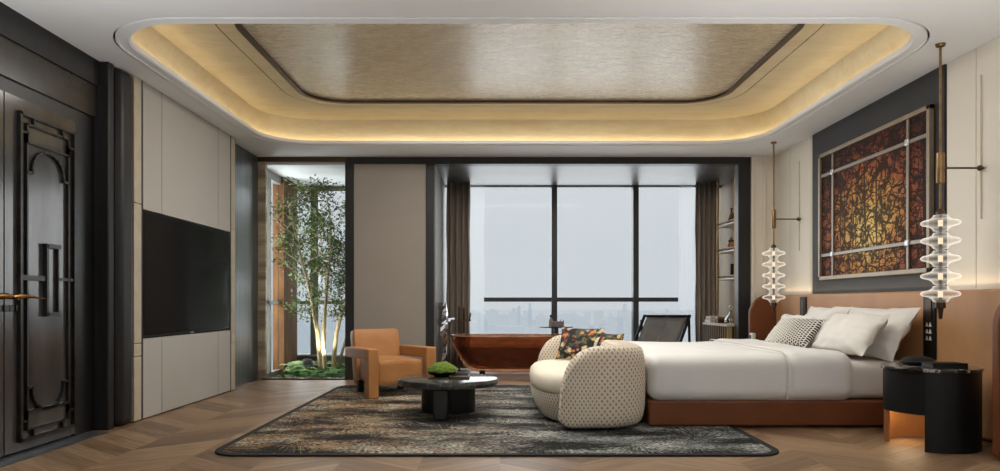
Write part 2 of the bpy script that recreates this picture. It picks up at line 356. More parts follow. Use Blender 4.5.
# ------------------------------------------------------------------ geometry
class MB:
    def __init__(s):
        s.v = []; s.f = []; s.uv = {}
    def add(s, verts, faces, uvs=None):
        o = len(s.v)
        s.v += [Vector(p) for p in verts]
        for i, f in enumerate(faces):
            s.f.append(tuple(k + o for k in f))
            if uvs: s.uv[len(s.f) - 1] = uvs[i]
        return s
    def box(s, x0, x1, y0, y1, z0, z1):
        v = [(x0, y0, z0), (x1, y0, z0), (x1, y1, z0), (x0, y1, z0), (x0, y0, z1), (x1, y0, z1), (x1, y1, z1), (x0, y1, z1)]
        return s.add(v, [(0, 3, 2, 1), (4, 5, 6, 7), (0, 1, 5, 4), (1, 2, 6, 5), (2, 3, 7, 6), (3, 0, 4, 7)])
    def prism(s, poly, a0, a1, axis='z'):
        n = len(poly)
        def mk(p, a):
            return {'z': (p[0], p[1], a), 'y': (p[0], a, p[1]), 'x': (a, p[0], p[1])}[axis]
        v = [mk(p, a0) for p in poly] + [mk(p, a1) for p in poly]
        f = [tuple(range(n - 1, -1, -1)), tuple(range(n, 2 * n))]
        f += [(i, (i + 1) % n, n + (i + 1) % n, n + i) for i in range(n)]
        return s.add(v, f)
    def ring(s, outer, inner, z0, z1):
        """flat ring between two loops with equal vertex counts"""
        n = len(outer)
        v = [(p[0], p[1], z0) for p in outer] + [(p[0], p[1], z0) for p in inner] + [(p[0], p[1], z1) for p in outer] + [(p[0], p[1], z1) for p in inner]
        f = []
        for i in range(n):
            j = (i + 1) % n
            f += [(i, n + i, n + j, j), (2 * n + i, 2 * n + j, 3 * n + j, 3 * n + i), (i, j, 2 * n + j, 2 * n + i), (n + i, 3 * n + i, 3 * n + j, n + j)]
        return s.add(v, f)
    def loft(s, loops, close=True, caps=True, uvs=None):
        n = len(loops[0]); v = []; f = []
        for l in loops: v += l
        fu = []
        for k in range(len(loops) - 1):
            for i in range(n if close else n - 1):
                j = (i + 1) % n
                f.append((k * n + i, k * n + j, (k + 1) * n + j, (k + 1) * n + i))
                if uvs:
                    uu = uvs
                    fu.append((uu[k][i], uu[k][i + 1], uu[k + 1][i + 1], uu[k + 1][i]))
        if caps and close:
            f.append(tuple(range(n - 1, -1, -1))); f.append(tuple((len(loops) - 1) * n + i for i in range(n)))
            if uvs: fu.append(tuple(uvs[0][i] for i in range(n - 1, -1, -1))); fu.append(tuple(uvs[-1][i] for i in range(n)))
        return s.add(v, f, fu if uvs else None)
    def lathe(s, prof, c=(0, 0, 0), n=32, sx=1.0, sy=1.0):
        loops = []
        for r, z in prof:
            loops.append([(c[0] + sx * r * math.cos(2 * PI * i / n), c[1] + sy * r * math.sin(2 * PI * i / n), c[2] + z) for i in range(n)])
        return s.loft(loops)
    def tube(s, pts, r, n=8):
        pts = [Vector(p) for p in pts]
        rs = r if isinstance(r, (list, tuple)) else [r] * len(pts)
        loops = []
        up = None
        for i, p in enumerate(pts):
            d = (pts[min(i + 1, len(pts) - 1)] - pts[max(i - 1, 0)]).normalized()
            if up is None:
                up = Vector((0, 0, 1)) if abs(d.z) < 0.9 else Vector((1, 0, 0))
            a = d.cross(up).normalized(); b = a.cross(d).normalized(); up = b
            loops.append([p + (a * math.cos(2 * PI * k / n) + b * math.sin(2 * PI * k / n)) * rs[i] for k in range(n)])
        return s.loft(loops)
    def soft(s, c, size, r, n=(12, 12, 8), disp=None):
        """box with round edges on a dense grid"""
        h = [x / 2 for x in size]
        idx = {}; vs = []; fs = []
        def pt(i, j, k):
            key = (i, j, k)
            if key not in idx:
                p = Vector([(-1 + 2 * q / m) * hh for q, m, hh in zip(key, n, h)])
                q = Vector([max(-(hh - r), min(hh - r, a)) for a, hh in zip(p, h)])
                d = p - q
                if d.length > 1e-9: p = q + d.normalized() * r
                if disp: p = disp(p)
                idx[key] = len(vs); vs.append(p + Vector(c))
            return idx[key]
        a, b, d = n
        for i in range(a):
            for j in range(b):
                fs.append((pt(i, j, 0), pt(i, j + 1, 0), pt(i + 1, j + 1, 0), pt(i + 1, j, 0)))
                fs.append((pt(i, j, d), pt(i + 1, j, d), pt(i + 1, j + 1, d), pt(i, j + 1, d)))
        for i in range(a):
            for k in range(d):
                fs.append((pt(i, 0, k), pt(i + 1, 0, k), pt(i + 1, 0, k + 1), pt(i, 0, k + 1)))
                fs.append((pt(i, b, k), pt(i, b, k + 1), pt(i + 1, b, k + 1), pt(i + 1, b, k)))
        for j in range(b):
            for k in range(d):
                fs.append((pt(0, j, k), pt(0, j, k + 1), pt(0, j + 1, k + 1), pt(0, j + 1, k)))
                fs.append((pt(a, j, k), pt(a, j + 1, k), pt(a, j + 1, k + 1), pt(a, j, k + 1)))
        return s.add(vs, fs)
    def xf(s, mtx):
        s.v = [mtx @ p for p in s.v]
        return s

def rrect(x0, x1, y0, y1, r, k=10):
    p = []
    for cx, cy, a in ((x1 - r, y1 - r, 0), (x0 + r, y1 - r, 90), (x0 + r, y0 + r, 180), (x1 - r, y0 + r, 270)):
        for i in range(k + 1):
            t = math.radians(a + 90 * i / k)
            p.append((cx + r * math.cos(t), cy + r * math.sin(t)))
    return p

def link(name, mb, m, parent, origin, smooth=35, bevel=0.0, bseg=2, sub=0):
    me = bpy.data.meshes.new(name)
    o = Vector(origin)
    me.from_pydata([p - o for p in mb.v], [], mb.f)
    if mb.uv:
        uvl = me.uv_layers.new(name='UVMap')
        for fi, uvs in mb.uv.items():
            poly = me.polygons[fi]
            for li, u in zip(poly.loop_indices, uvs): uvl.data[li].uv = u
    me.validate()
    bm = bmesh.new(); bm.from_mesh(me)
    bmesh.ops.recalc_face_normals(bm, faces=bm.faces)
    bm.to_mesh(me); bm.free()
    me.materials.append(m)
    if smooth is not None:
        me.shade_smooth()
        me.set_sharp_from_angle(angle=math.radians(smooth))
    ob = bpy.data.objects.new(name, me)
    COL.objects.link(ob)
    if parent is not None: ob.parent = parent
    if bevel:
        b = ob.modifiers.new('bevel', 'BEVEL'); b.width = bevel; b.segments = bseg; b.limit_method = 'ANGLE'; b.angle_limit = math.radians(40)
        b.harden_normals = False
    if sub:
        sm = ob.modifiers.new('subsurf', 'SUBSURF'); sm.levels = sub; sm.render_levels = sub
    return ob

def tag(o, label, cat, group=None, kind=None):
    o['label'] = label; o['category'] = cat
    if group: o['group'] = group
    if kind: o['kind'] = kind
    return o

def thing(name, label, cat, loc=(0, 0, 0), rotz=0.0, group=None):
    o = bpy.data.objects.new(name, None)
    COL.objects.link(o)
    o.location = loc; o.rotation_euler = (0, 0, rotz)
    o.empty_display_size = 0.1
    ORG[o.name] = Vector((0, 0, 0)) if rotz else Vector(loc)
    return tag(o, label, cat, group)

def part(p, name, mb, m, local=False, label=None, **kw):
    org = Vector((0, 0, 0)) if local else ORG.get(p.name, Vector((0, 0, 0)))
    ob = link(name, mb, m, p, org, **kw)
    ORG[ob.name] = org
    if label: ob['label'] = label
    return ob

def single(name, mb, m, label, cat, group=None, kind=None, **kw):
    xs = [p.x for p in mb.v]; ys = [p.y for p in mb.v]; zs = [p.z for p in mb.v]
    org = Vector(((min(xs) + max(xs)) / 2, (min(ys) + max(ys)) / 2, min(zs)))
    ob = link(name, mb, m, None, org, **kw)
    ob.location = org
    ORG[ob.name] = org
    return tag(ob, label, cat, group, kind)

def struct(name, mb, m, parent=None, **kw):
    kw.setdefault('smooth', None)
    ob = link(name, mb, m, parent, (0, 0, 0), **kw)
    ORG[ob.name] = Vector((0, 0, 0))
    if parent is None: ob['kind'] = 'structure'
    return ob

B = lambda *a: MB().box(*a)

# ------------------------------------------------------------------ camera
cam = bpy.data.cameras.new('camera')
co = bpy.data.objects.new('camera', cam); COL.objects.link(co)
co.location = (0, 0, 1.0); co.rotation_euler = (PI / 2, 0, 0)
cam.sensor_width = 36; cam.lens = 36 * 0.705; cam.shift_y = 0.0675
cam.clip_start = 0.05; cam.clip_end = 20000
scene.camera = co

# ------------------------------------------------------------------ the room
XL, XR, YB, CH = -3.15, 3.56, 9.17, 2.9
Y0 = -1.6
struct('floor', B(-3.4, 3.7, Y0 - .1, 9.2, -0.1, 0), M['floor'])
struct('floor_bay', B(-0.86, 3.5, 9.2, 11.0, -0.1, 0.0), M['stone_floor'])

# ceiling: white border, routed groove, lip, gold cove
TX0, TX1, TY0, TY1 = -2.73, 3.035, 4.80, 8.41
CX, CY = (TX0 + TX1) / 2, (TY0 + TY1) / 2
def tray(off, r=0.55):
    return rrect(TX0 - off, TX1 + off, TY0 - off, TY1 + off, max(0.03, r + off), 12)
def outer_loop():
    """project the tray loop onto the room rectangle so both loops share a vertex count"""
    res = []
    for x, y in tray(0.115):
        dx, dy = x - CX, y - CY
        hx, hy = (3.75 - CX) if dx > 0 else (CX + 3.45), (9.3 - CY) if dy > 0 else (CY - (Y0 - .1))
        k = min(hx / abs(dx) if dx else 1e9, hy / abs(dy) if dy else 1e9)
        res.append((CX + dx * k, CY + dy * k))
    return res
out = outer_loop()
# insert room corners by snapping the nearest loop points
for cx, cy in ((3.75, 9.3), (-3.45, 9.3), (-3.45, Y0 - .1), (3.75, Y0 - .1)):
    i = min(range(len(out)), key=lambda k: (out[k][0] - cx) ** 2 + (out[k][1] - cy) ** 2)
    out[i] = (cx, cy)
struct('ceiling', MB().ring(out, tray(0.115), CH, CH + 0.04), M['white_ceiling'])
struct('trim_1', MB().ring(tray(0.115), tray(0.10), CH + 0.02, CH + 0.04), M['groove'])
lipm = MB()
lipm.loft([[(x, y, z) for x, y in tray(o)] for o, z in ((0.10, CH + .04), (0.10, CH - 0.004), (0.09, CH - 0.006), (0.086, CH + .004), (0.05, CH + 0.004), (0.015, CH - 0.004), (0.0, CH + 0.004), (0.0, CH + 0.036), (0.02, CH + 0.04), (0.10, CH + 0.04))], caps=False)
struct('trim_2', lipm, M['white_ceiling'], smooth=30)
cov = MB()
cv = []
for o, z in ((0.125, 2.938), (0.12, 2.99), (0.10, 3.06), (0.075, 3.13), (0.05, 3.18), (0.045, 3.2)):
    cv.append([(x, y, z) for x, y in tray(o)])
cov.loft(cv, caps=False)
struct('ceiling_cove', cov, M['gold_soffit'], smooth=50)
PX0, PX1, PY0, PY1 = -2.07, 2.38, 5.25, 7.72
def pan(off, r=0.42): return rrect(PX0 - off, PX1 + off, PY0 - off, PY1 + off, max(.03, r + off), 12)
struct('ceiling_soffit', MB().ring(tray(0.045), pan(0.19), 3.2, 3.25), M['gold_soffit'])
struct('trim_3', MB().ring(pan(0.19), pan(0.18), 3.206, 3.25), M['bronze'])
struct('ceiling_soffit_inner', MB().ring(pan(0.18), pan(0.035), 3.2, 3.25), M['gold_soffit'])
struct('trim_4', MB().ring(pan(0.035), pan(-0.012), 3.19, 3.26), M['bronze'])
struct('ceiling_panel', MB().prism(pan(0.0), 3.215, 3.25), M['gold_panel'])
struct('ceiling_slab', B(-3.5, 3.8, Y0 - .1, 9.3, 3.3, 3.4), M['white_ceiling'])
# cove LED strip, lying in the trough behind the lip
struct('led_strip', MB().ring(tray(0.10), tray(0.068), CH + 0.041, CH + 0.049), M['led_warm'])

# left side
struct('wall_left', B(-3.5, -3.22, Y0, 9.2, 0, CH), M['dark_wood'])
struct('wall_left_far', B(-3.24, XL, 8.12, 9.17, 0, CH), M['brushed'])
struct('trim_5', B(-3.23, -3.15, Y0, 5.54, 2.70, CH), M['dark_wood'])
struct('trim_6', B(-3.23, -3.17, Y0, 5.54, 2.456, 2.70), M['over_door'])
struct('trim_7', MB().box(-3.23, -3.19, 5.29, 5.54, 0, 2.456).box(-3.23, -3.19, 4.0, 5.29, 2.36, 2.456), M['door_black'])
struct('trim_8', B(-3.23, -3.075, 5.54, 5.62, 0, CH), M['dark_wood'], bevel=0.01)
struct('trim_9', B(-3.23, -3.04, 5.645, 5.87, 0, CH), M['dark_wood'], bevel=0.06, bseg=5, smooth=30)
struct('trim_10', B(-3.22, -3.03, Y0, 5.45, 0, 0.004), M['brushed'])
# double door
def door_leaf(name, ya, yb, flip):
    d = struct(name, B(-3.215, -3.185, ya + .004, yb - .004, 0.02, 2.36), M['door_gloss'])
    xf_, t = -3.185, 0.022
    W = yb - ya
    def Y(u): return ya + u * W if not flip else yb - u * W
    tr = MB(); bl = MB()
    def bar(pts, w=0.016, h=0.02, mbx=tr):
        """raised moulding along a polyline in the door plane (u, z)"""
        P = [(Y(u), z) for u, z in pts]
        for (a, b), (c, e) in zip(P[:-1], P[1:]):
            dy, dz = c - a, e - b
            L = math.hypot(dy, dz)
            ny, nz = -dz / L * w / 2, dy / L * w / 2
            ey, ez = dy / L * w / 2 * 0.9, dz / L * w / 2 * 0.9
            q = [(a + ny - ey, b + nz - ez), (c + ny + ey, e + nz + ez), (c - ny + ey, e - nz + ez), (a - ny - ey, b - nz - ez)]
            mbx.prism(q, xf_ - 0.002, xf_ + h, 'x')
    u0, u1, z0, z1 = 0.17, 0.95, 0.09, 2.26
    bar([(u0, z0), (u1, z0), (u1, z1), (u0, z1), (u0, z0)], 0.022, 0.026)
    g = 0.09
    bar([(u0 + g, z0 + .12), (u0 + g, z1 - .12)], 0.014, 0.02, bl)
    bar([(u1 - g, z0 + .12), (u1 - g, z1 - .12)], 0.014, 0.02)
    for zz, s in ((z0, 1), (z1, -1)):   # stepped corners
        bar([(u0, zz + s * .12), (u0 + g, zz + s * .12), (u0 + g, zz + s * .06), (u0 + 2 * g, zz + s * .06), (u0 + 2 * g, zz)], 0.014, 0.022)
        bar([(u1, zz + s * .12), (u1 - g, zz + s * .12), (u1 - g, zz + s * .06), (u1 - 2 * g, zz + s * .06), (u1 - 2 * g, zz)], 0.014, 0.022)
        bar([(u0 + 2 * g, zz + s * .06), (u1 - 2 * g, zz + s * .06)], 0.014, 0.022)
        bar([(u0 + g, zz + s * .12), (u0 + g, zz + s * .18), (u1 - g, zz + s * .18), (u1 - g, zz + s * .12)], 0.014, 0.02)
    uc, ru = (u0 + u1) / 2, (u1 - u0) / 2 - g - 0.07
    for zz, s in ((z1 - .36, 1), (z0 + .32, -1)):   # arch and its mirror
        arc = [(uc - ru - .07, zz - s * .02), (uc - ru, zz - s * .02)] + [(uc - ru * math.cos(a), zz + s * .15 * math.sin(a)) for a in [PI * i / 10 for i in range(11)]] + [(uc + ru, zz - s * .02), (uc + ru + .07, zz - s * .02)]
        bar(arc, 0.016, 0.02, bl)
    a, b = uc - .04, uc + .14
    bar([(a, .92), (a, 1.40)], 0.022, 0.03, bl); bar([(b, .92), (b, 1.40)], 0.012, 0.02)
    bar([(a, .92), (b, .92)], 0.03, 0.03, bl); bar([(a, 1.40), (b, 1.40)], 0.03, 0.03, bl)
    bar([(u0, 1.17), (a, 1.17)], 0.035, 0.022); bar([(b, 1.17), (u1, 1.17)], 0.02, 0.02, bl)
    part(d, 'door_moulding', tr, M['door_trim'])
    part(d, 'door_inlay', bl, M['door_black'])
    s = 1 if not flip else -1
    y = Y(0.07)
    h = MB()
    h.tube([(-3.185, y, 1.04), (-3.13, y, 1.04)], 0.017, 12)
    h.tube([(-3.13, y - .05 * s, 1.04), (-3.13, y, 1.045), (-3.128, y + .06 * s, 1.045), (-3.126, y + .13 * s, 1.04), (-3.126, y + .27 * s, 1.03)], [0.011, .02, .016, .009, .004], 10)
    part(d, 'door_handle', h, M['gold_handle'])
    k = MB()
    k.box(-3.187, -3.170, y - .025, y + .02, 0.945, 0.985).box(-3.187, -3.170, y + .04, y + .085, 0.945, 0.985)
    part(d, 'door_lock', k, M['door_black'], bevel=0.004)
    return d
door_leaf('door_1', 4.53, 5.285, False)
door_leaf('door_2', 3.77, 4.525, True)

# media wall unit: painted panels round a black television niche
mu = thing('media_wall_unit', 'tall pale grey panelled media unit built round the television', 'cabinet', (-3.1, 7.0, 0))
XF = -3.05
part(mu, 'carcass', MB().box(-3.22, XF - .05, 5.875, 8.12, 0.0, CH - .002), M['black_matte'])
def panel(name, y0, y1, z0, z1, m, g=0.003):
    part(mu, name, B(XF - .05, XF, y0 + g, y1 - g, z0 + g, z1 - g), m, bevel=0.002)
for y0, y1 in ((5.875, 6.0), (8.0, 8.12)):
    panel('side_strip', y0, y1, 0.008, 0.55, M['strip']); panel('side_strip', y0, y1, 0.55, 0.66, M['strip'])
    panel('side_strip', y0, y1, 0.66, 1.84, M['strip']); panel('side_strip', y0, y1, 1.84, CH - .002, M['strip'])
for y0, y1 in ((6.025, 6.36), (6.36, 7.63), (7.63, 7.975)):
    panel('upper_panel', y0, y1, 1.80, CH - .002, M['grey_panel']); panel('lower_panel', y0, y1, 0.008, 0.695, M['grey_panel'])
for y0, y1 in ((6.0, 6.025), (7.975, 8.0)):
    part(mu, 'gap_shade_filler', B(XF - .05, XF - .003, y0, y1, 0.0, CH - .003), M['groove'])  # black filler put in for the shade inside the gap
for y in (6.36, 7.63):
    for z0, z1 in ((0.01, .69), (1.81, CH - .003)):
        part(mu, 'joint', B(XF - .04, XF - .0008, y - .0035, y + .0035, z0, z1), M['groove'])  # thin black strip painting the joint as dark as its shade
tv = thing('television', 'large flat black television set into the grey media unit', 'television', (-3.05, 7.0, .70))
part(tv, 'tv_body', B(XF - .049, XF - .006, 6.03, 7.97, 0.70, 1.795), M['black_matte'], bevel=0.004)
part(tv, 'screen', B(XF - .008, XF - .003, 6.045, 7.955, 0.722, 1.785), M['tv_screen'])
part(tv, 'brand_mark', B(XF - .007, XF - .0025, 6.96, 7.03, 0.705, 0.716), M['silver'])

# back wall: portal frame, taupe panel, bay
struct('wall_back', MB().box(-2.016, -0.858, 9.2, 11.0, 0, 2.81).box(3.26, 3.7, 9.17, 9.3, 0, CH), M['side_wall'])
struct('trim_11', MB().box(-2.016, 3.26, 9.17, 9.32, 2.81, CH).box(-2.016, -1.9, 9.17, 9.22, 0, 2.81).box(-0.965, -0.858, 9.17, 9.22, 0, 2.81).box(3.10, 3.26, 9.17, 9.32, 0, 2.81), M['frame_dark'], bevel=0.006)
struct('wall_back_panel', B(-1.9, -0.965, 9.185, 9.21, 0, 2.81), M['taupe_panel'])
struct('wall_back_return', B(3.262, XR, 9.155, 9.17, 0, CH), M['cream_wall'])
struct('trim_12', MB().box(3.262, 3.30, 9.13, 9.155, 0, CH).box(3.42, 3.45, 9.135, 9.155, 0, CH), M['cream_wall'], bevel=0.006)
struct('ceiling_bay', B(-0.9, 3.5, 9.32, 11.1, 2.81, 2.9), M['soffit'])
struct('wall_bay_right', B(3.42, 3.6, 9.3, 11.1, 0, 2.81), M['shelf_wall'])
struct('wall_bay_left', B(-0.86, -0.845, 9.22, 10.9, 0, 2.81), M['side_wall'])

# bay window
w = struct('window_1', MB().box(-0.86, 3.42, 10.88, 10.98, 2.79, 2.81).box(-0.86, 3.42, 10.88, 10.98, 0, 0.08), M['mullion'])
for x in (0.845, 2.10):
    part(w, 'mullion', B(x - .05, x + .035, 10.84, 10.99, 0.0, 2.81), M['mullion'], bevel=0.004)
for x0, x1 in ((-0.86, 0.795), (0.88, 2.05), (2.135, 3.42)):
    part(w, 'transom', B(max(x0, -.25), min(x1, 2.75), 10.88, 10.95, 1.02, 1.085), M['mullion'])
    part(w, 'pane', B(x0, x1, 10.93, 10.936, 0.08, 2.79), M['pane'])

def pleat(x0, x1, y, z0, z1, amp, waves, thick=0.0, n=None, axis='x'):
    n = n or int(waves * 12)
    mb = MB(); vs = []; fs = []
    zs = [z0 + (z1 - z0) * k / 8 for k in range(9)]
    for k, z in enumerate(zs):
        for i in range(n + 1):
            u = i / n
            a = amp * math.sin(2 * PI * waves * u + 0.3 * math.sin(7 * u)) * (1 + 0.15 * math.sin(3 * z + 9 * u))
            x = x0 + (x1 - x0) * u + 0.006 * math.sin(5 * z + 20 * u)
            vs.append((x, y + a, z))
    for k in range(8):
        for i in range(n):
            fs.append((k * (n + 1) + i, k * (n + 1) + i + 1, (k + 1) * (n + 1) + i + 1, (k + 1) * (n + 1) + i))
    return mb.add(vs, fs)
def curtain(x0, x1, waves, label):
    o = single('curtain', pleat(x0, x1, 10.62, 0.02, 2.809, 0.045, waves), M['curtain'], label, 'curtain', smooth=80)
    s = o.modifiers.new('solid', 'SOLIDIFY'); s.thickness = 0.006
curtain(-0.80, -0.45, 4, 'taupe pleated curtain gathered at the left end of the bay window, by the tub filler')
curtain(2.95, 3.30, 5, 'taupe pleated curtain gathered at the right end of the bay window, beside the brass shelves')
single('sheer_curtain', pleat(-0.45, -0.24, 10.78, 0.02, 2.80, 0.012, 4), M['sheer'], 'narrow white sheer drawn back at the left of the bay window', 'curtain', smooth=80)
single('sheer_curtain', pleat(2.74, 2.96, 10.78, 0.02, 2.80, 0.012, 4), M['sheer'], 'narrow white sheer drawn back at the right of the bay window', 'curtain', smooth=80)

# winter garden behind glass on the left
struct('floor_garden', B(-3.3, -2.016, 9.2, 11.0, -0.1, -0.02), M['soil'])
struct('ceiling_garden', B(-3.4, -2.0, 9.24, 11.1, 2.81, 2.9), M['white_ceiling'])
w2 = struct('window_2', MB().box(-3.15, -2.016, 9.17, 9.23, 2.84, CH), M['bronze'])
part(w2, 'jamb', B(-3.15, -3.05, 9.175, 9.235, 0, 2.84), M['stripe_stone'], bevel=0.004)
part(w2, 'sill_rail', B(-3.10, -2.016, 9.17, 9.23, -0.02, 0.02), M['bronze'])
part(w2, 'pane', B(-3.10, -2.016, 9.197, 9.203, 0.02, 2.82), M['pane'])
w3 = struct('window_3', MB().box(-3.2, -2.0, 10.93, 11.0, 2.73, 2.81).box(-3.2, -2.0, 10.93, 11.0, -0.02, 0.18), M['garden_mullion'])
part(w3, 'sill', B(-3.2, -2.02, 10.86, 10.95, 0.18, 0.21), M['sill'])
part(w3, 'mullion', B(-2.92, -2.80, 10.86, 10.98, 0.2, 2.8), M['garden_mullion'])
part(w3, 'transom', B(-3.2, -2.02, 10.93, 10.97, 0.98, 1.03), M['garden_mullion'])
part(w3, 'pane', B(-3.2, -2.02, 10.96, 10.966, 0.2, 2.8), M['pane'])
w4 = struct('window_4', MB().box(-3.22, -3.14, 9.24, 10.12, 2.70, 2.81).box(-3.22, -3.14, 9.24, 10.12, -0.02, 0.05), M['garden_mullion'])
for y in (9.30, 9.62):
    part(w4, 'mullion', B(-3.22, -3.13, y - .03, y + .03, 0.05, 2.70), M['garden_mullion'])
part(w4, 'transom', B(-3.21, -3.15, 9.24, 10.12, 0.98, 1.03), M['garden_mullion'])
part(w4, 'pane', B(-3.186, -3.18, 9.24, 10.12, 0.05, 2.70), M['pane'])
struct('column_garden', B(-3.26, -3.10, 10.12, 10.78, -0.02, 2.81), M['pier'])
struct('window_5', B(-3.22, -3.15, 10.78, 10.93, -0.02, 2.81), M['garden_mullion'])
gv = MB()
for i in range(420):
    x, y = random.uniform(-3.05, -2.05), 9.26 + abs(random.gauss(0, 0.12))
    r = random.uniform(0.010, 0.02)
    gv.lathe([(0.001, -r * .5), (r, -r * .1), (r * .8, r * .5), (0.001, r * .7)], (x, y, -0.008), 5)
go = single('gravel', gv, M['gravel'], 'pale gravel strip along the foot of the garden glass', 'gravel', kind='stuff', smooth=60)

def fern(x, y, z, n, L, m, spread=1.0):
    mb = MB()
    for k in range(n):
        a = 2 * PI * k / n + random.uniform(-.3, .3)
        l = L * random.uniform(.75, 1.1); el = random.uniform(.5, 1.15)
        d = Vector((math.cos(a), math.sin(a), 0))
        sd = Vector((-d.y, d.x, 0))
        pts = []
        for i in range(9):
            t = i / 8
            rr = l * t * math.cos(el) * spread; hh = l * (t * math.sin(el) - 0.55 * t * t)
            pts.append(Vector((x, y, z + .01)) + d * rr + Vector((0, 0, max(hh, -.0))))
        mb.tube(pts, [0.004 * (1 - i / 9) + .001 for i in range(9)], 4)
        for i in range(1, 9):
            p = pts[i]; tl = (pts[i] - pts[i - 1]).normalized()
            wl = l * 0.2 * math.sin(PI * min(1, (i / 8) * .85 + .12))
            for s in (-1, 1):
                tip = p + sd * s * wl + tl * wl * .5 - Vector((0, 0, wl * .2))
                q = l * .035
                mb.add([p - tl * q, p + tl * q, tip + tl * q * .3, tip - tl * q * .3], [(0, 1, 2, 3)])
    # keep fronds inside the glazed bed
    for p in mb.v:
        p.x = min(max(p.x, -3.08), -2.04); p.y = min(max(p.y, 9.25), 10.84); p.z = max(p.z, z + .0)
    return mb
fp = [(-2.75, 9.62, 13, .26, 0), (-2.52, 9.50, 13, .24, 0), (-2.28, 9.48, 13, .25, 0), (-2.14, 9.62, 12, .27, 0), (-2.42, 9.72, 13, .26, 0), (-2.62, 9.88, 13, .30, 0), (-2.2, 9.9, 13, .32, 0),
      (-2.85, 9.95, 12, .40, 1), (-2.92, 10.25, 12, .44, 1), (-2.12, 10.2, 12, .34, 0), (-2.36, 10.35, 12, .3, 0), (-2.55, 10.42, 12, .32, 0), (-2.9, 9.45, 10, .16, 0), (-2.4, 9.42, 12, .18, 0)]
for x, y, n, L, pale in fp:
    L *= 1.25
    if pale: lab, grp = 'pale green taller fern at the back left of the garden bed, by the brown pier', 'pale ferns'
    else: lab, grp = 'low deep green fern covering the garden bed under the slender tree', 'low ferns under the tree'
    single('fern', fern(x, y, -.02, n, L, 0), M['fern_pale' if pale else 'fern'], lab, 'fern', grp, smooth=None)
rk = MB()
rk.soft((-2.72, 10.0, 0.09), (.16, .16, .30), .06, (8, 8, 10), lambda p: p * (1 + .35 * noise.noise(p * 9)) * (1 - max(0, p.z) * 1.6))
single('rock', rk, M['stone'], 'dark upright rock among the ferns beneath the tree', 'rock', smooth=50)

# multi-stemmed tree
tb = Vector((-2.46, 10.08, -0.02))
tree = thing('multi_stem_tree', 'slender multi-stemmed tree with airy green leaves behind the garden glass', 'tree', tb)
trunks, twigs, lf = [], MB(), MB()
def inside(p): return -3.07 < p.x < -2.05 and 9.32 < p.y < 10.8 and p.z < 2.74
def leaf(p, d):
    s = random.uniform(.035, .06)
    d = (d + Vector((random.uniform(-1, 1), random.uniform(-1, 1), random.uniform(-.9, .5)))).normalized()
    sd = d.cross(Vector((random.uniform(-1, 1), random.uniform(-1, 1), random.uniform(.2, 1)))).normalized()
    q = [p, p + d * s * .45 + sd * s * .24, p + d * s, p + d * s * .45 - sd * s * .24]
    if all(inside(v) for v in q): lf.add(q, [(0, 1, 2, 3)])
def grow(p, d, L, r, lev):
    pts = [p.copy()]; seg = 5
    for i in range(seg):
        d = (d + Vector((random.gauss(0, .13), random.gauss(0, .13), .06))).normalized()
        p = p + d * L / seg
        if not inside(p):
            p.x = min(max(p.x, -3.05), -2.07); p.y = min(max(p.y, 9.35), 10.75); p.z = min(p.z, 2.7)
        pts.append(p.copy())
    twigs.tube(pts, [r * (1 - .6 * i / seg) for i in range(seg + 1)], 5)
    if lev >= 1:
        for q in pts[1:]:
            for _ in range(6 if lev == 1 else 7):
                leaf(q + Vector((random.gauss(0, .055), random.gauss(0, .055), random.gauss(0, .04))), d)
    if lev < 2:
        for i in (2, 4, 5):
            for _ in range(1):
                a = random.uniform(0, 2 * PI)
                nd = (d * .6 + Vector((math.cos(a), math.sin(a), random.uniform(-.1, .5)))).normalized()
                grow(pts[i], nd, L * random.uniform(.5, .7), r * .5, lev + 1)
stems = [((-0.10, 0.02), (-0.16, -.05, 1.0), 2.45, .036), ((-0.02, -.06), (-.02, -.10, 1.0), 2.5, .032), ((.07, .0), (.07, .05, 1.0), 2.3, .036), ((.10, .05), (.22, -.05, 1.0), 1.9, .024), ((-.06, .08), (-.05, .12, 1.0), 2.4, .022)]
for (ox, oy), d, H, r in stems:
    d = Vector(d); p = tb + Vector((ox, oy, 0)); pts = [p.copy()]; d0 = d.normalized()
    for i in range(12):
        d0 = (d0 + Vector((random.gauss(0, .05), random.gauss(0, .05), .03))).normalized()
        p = p + d0 * H / 12; p.x = min(max(p.x, -3.0), -2.10); pts.append(p.copy())
    tm = MB().tube(pts, [r * (1 - .72 * i / 12) for i in range(13)], 9)
    part(tree, 'trunk', tm, M['bark'], smooth=60)
    for i in range(4, 13):
        for _ in range(1 if i < 7 else 2):
            a = random.uniform(0, 2 * PI)
            grow(pts[i], Vector((math.cos(a) * 1.0, math.sin(a) * .8, random.uniform(.0, .7))).normalized(), random.uniform(.22, .5), r * .26, 1)
part(tree, 'branches', twigs, M['bark'], smooth=60)
part(tree, 'foliage', lf, M['leaf'], smooth=None)

# right wall with panels, headboard, art
struct('wall_right', B(XR, XR + .15, Y0, 9.3, 0, CH), M['cream_wall'])
struct('wall_right_panel', MB().box(XR - .012, XR, 8.06, 8.62, 1.0, CH).box(XR - .012, XR, 8.63, 9.15, 1.0, CH), M['cream_wall'], bevel=0.004)
struct('wall_right_panel_near', MB().box(XR - .012, XR, 5.26, 5.60, 0.0, CH).box(XR - .012, XR, 4.2, 5.25, 0.0, CH), M['cream_wall'], bevel=0.004)
struct('trim_13', MB().tube([(XR - .005, 8.02, 0), (XR - .005, 8.02, CH)], 0.035, 16), M['cream_wall'], smooth=60)
struct('trim_14', B(XR - .025, XR, 5.61, 7.975, 0.9, CH), mat('slate_panel', (52, 50, 50), 0.55, c2=(47, 46, 46), scale=2, spec=0.3))

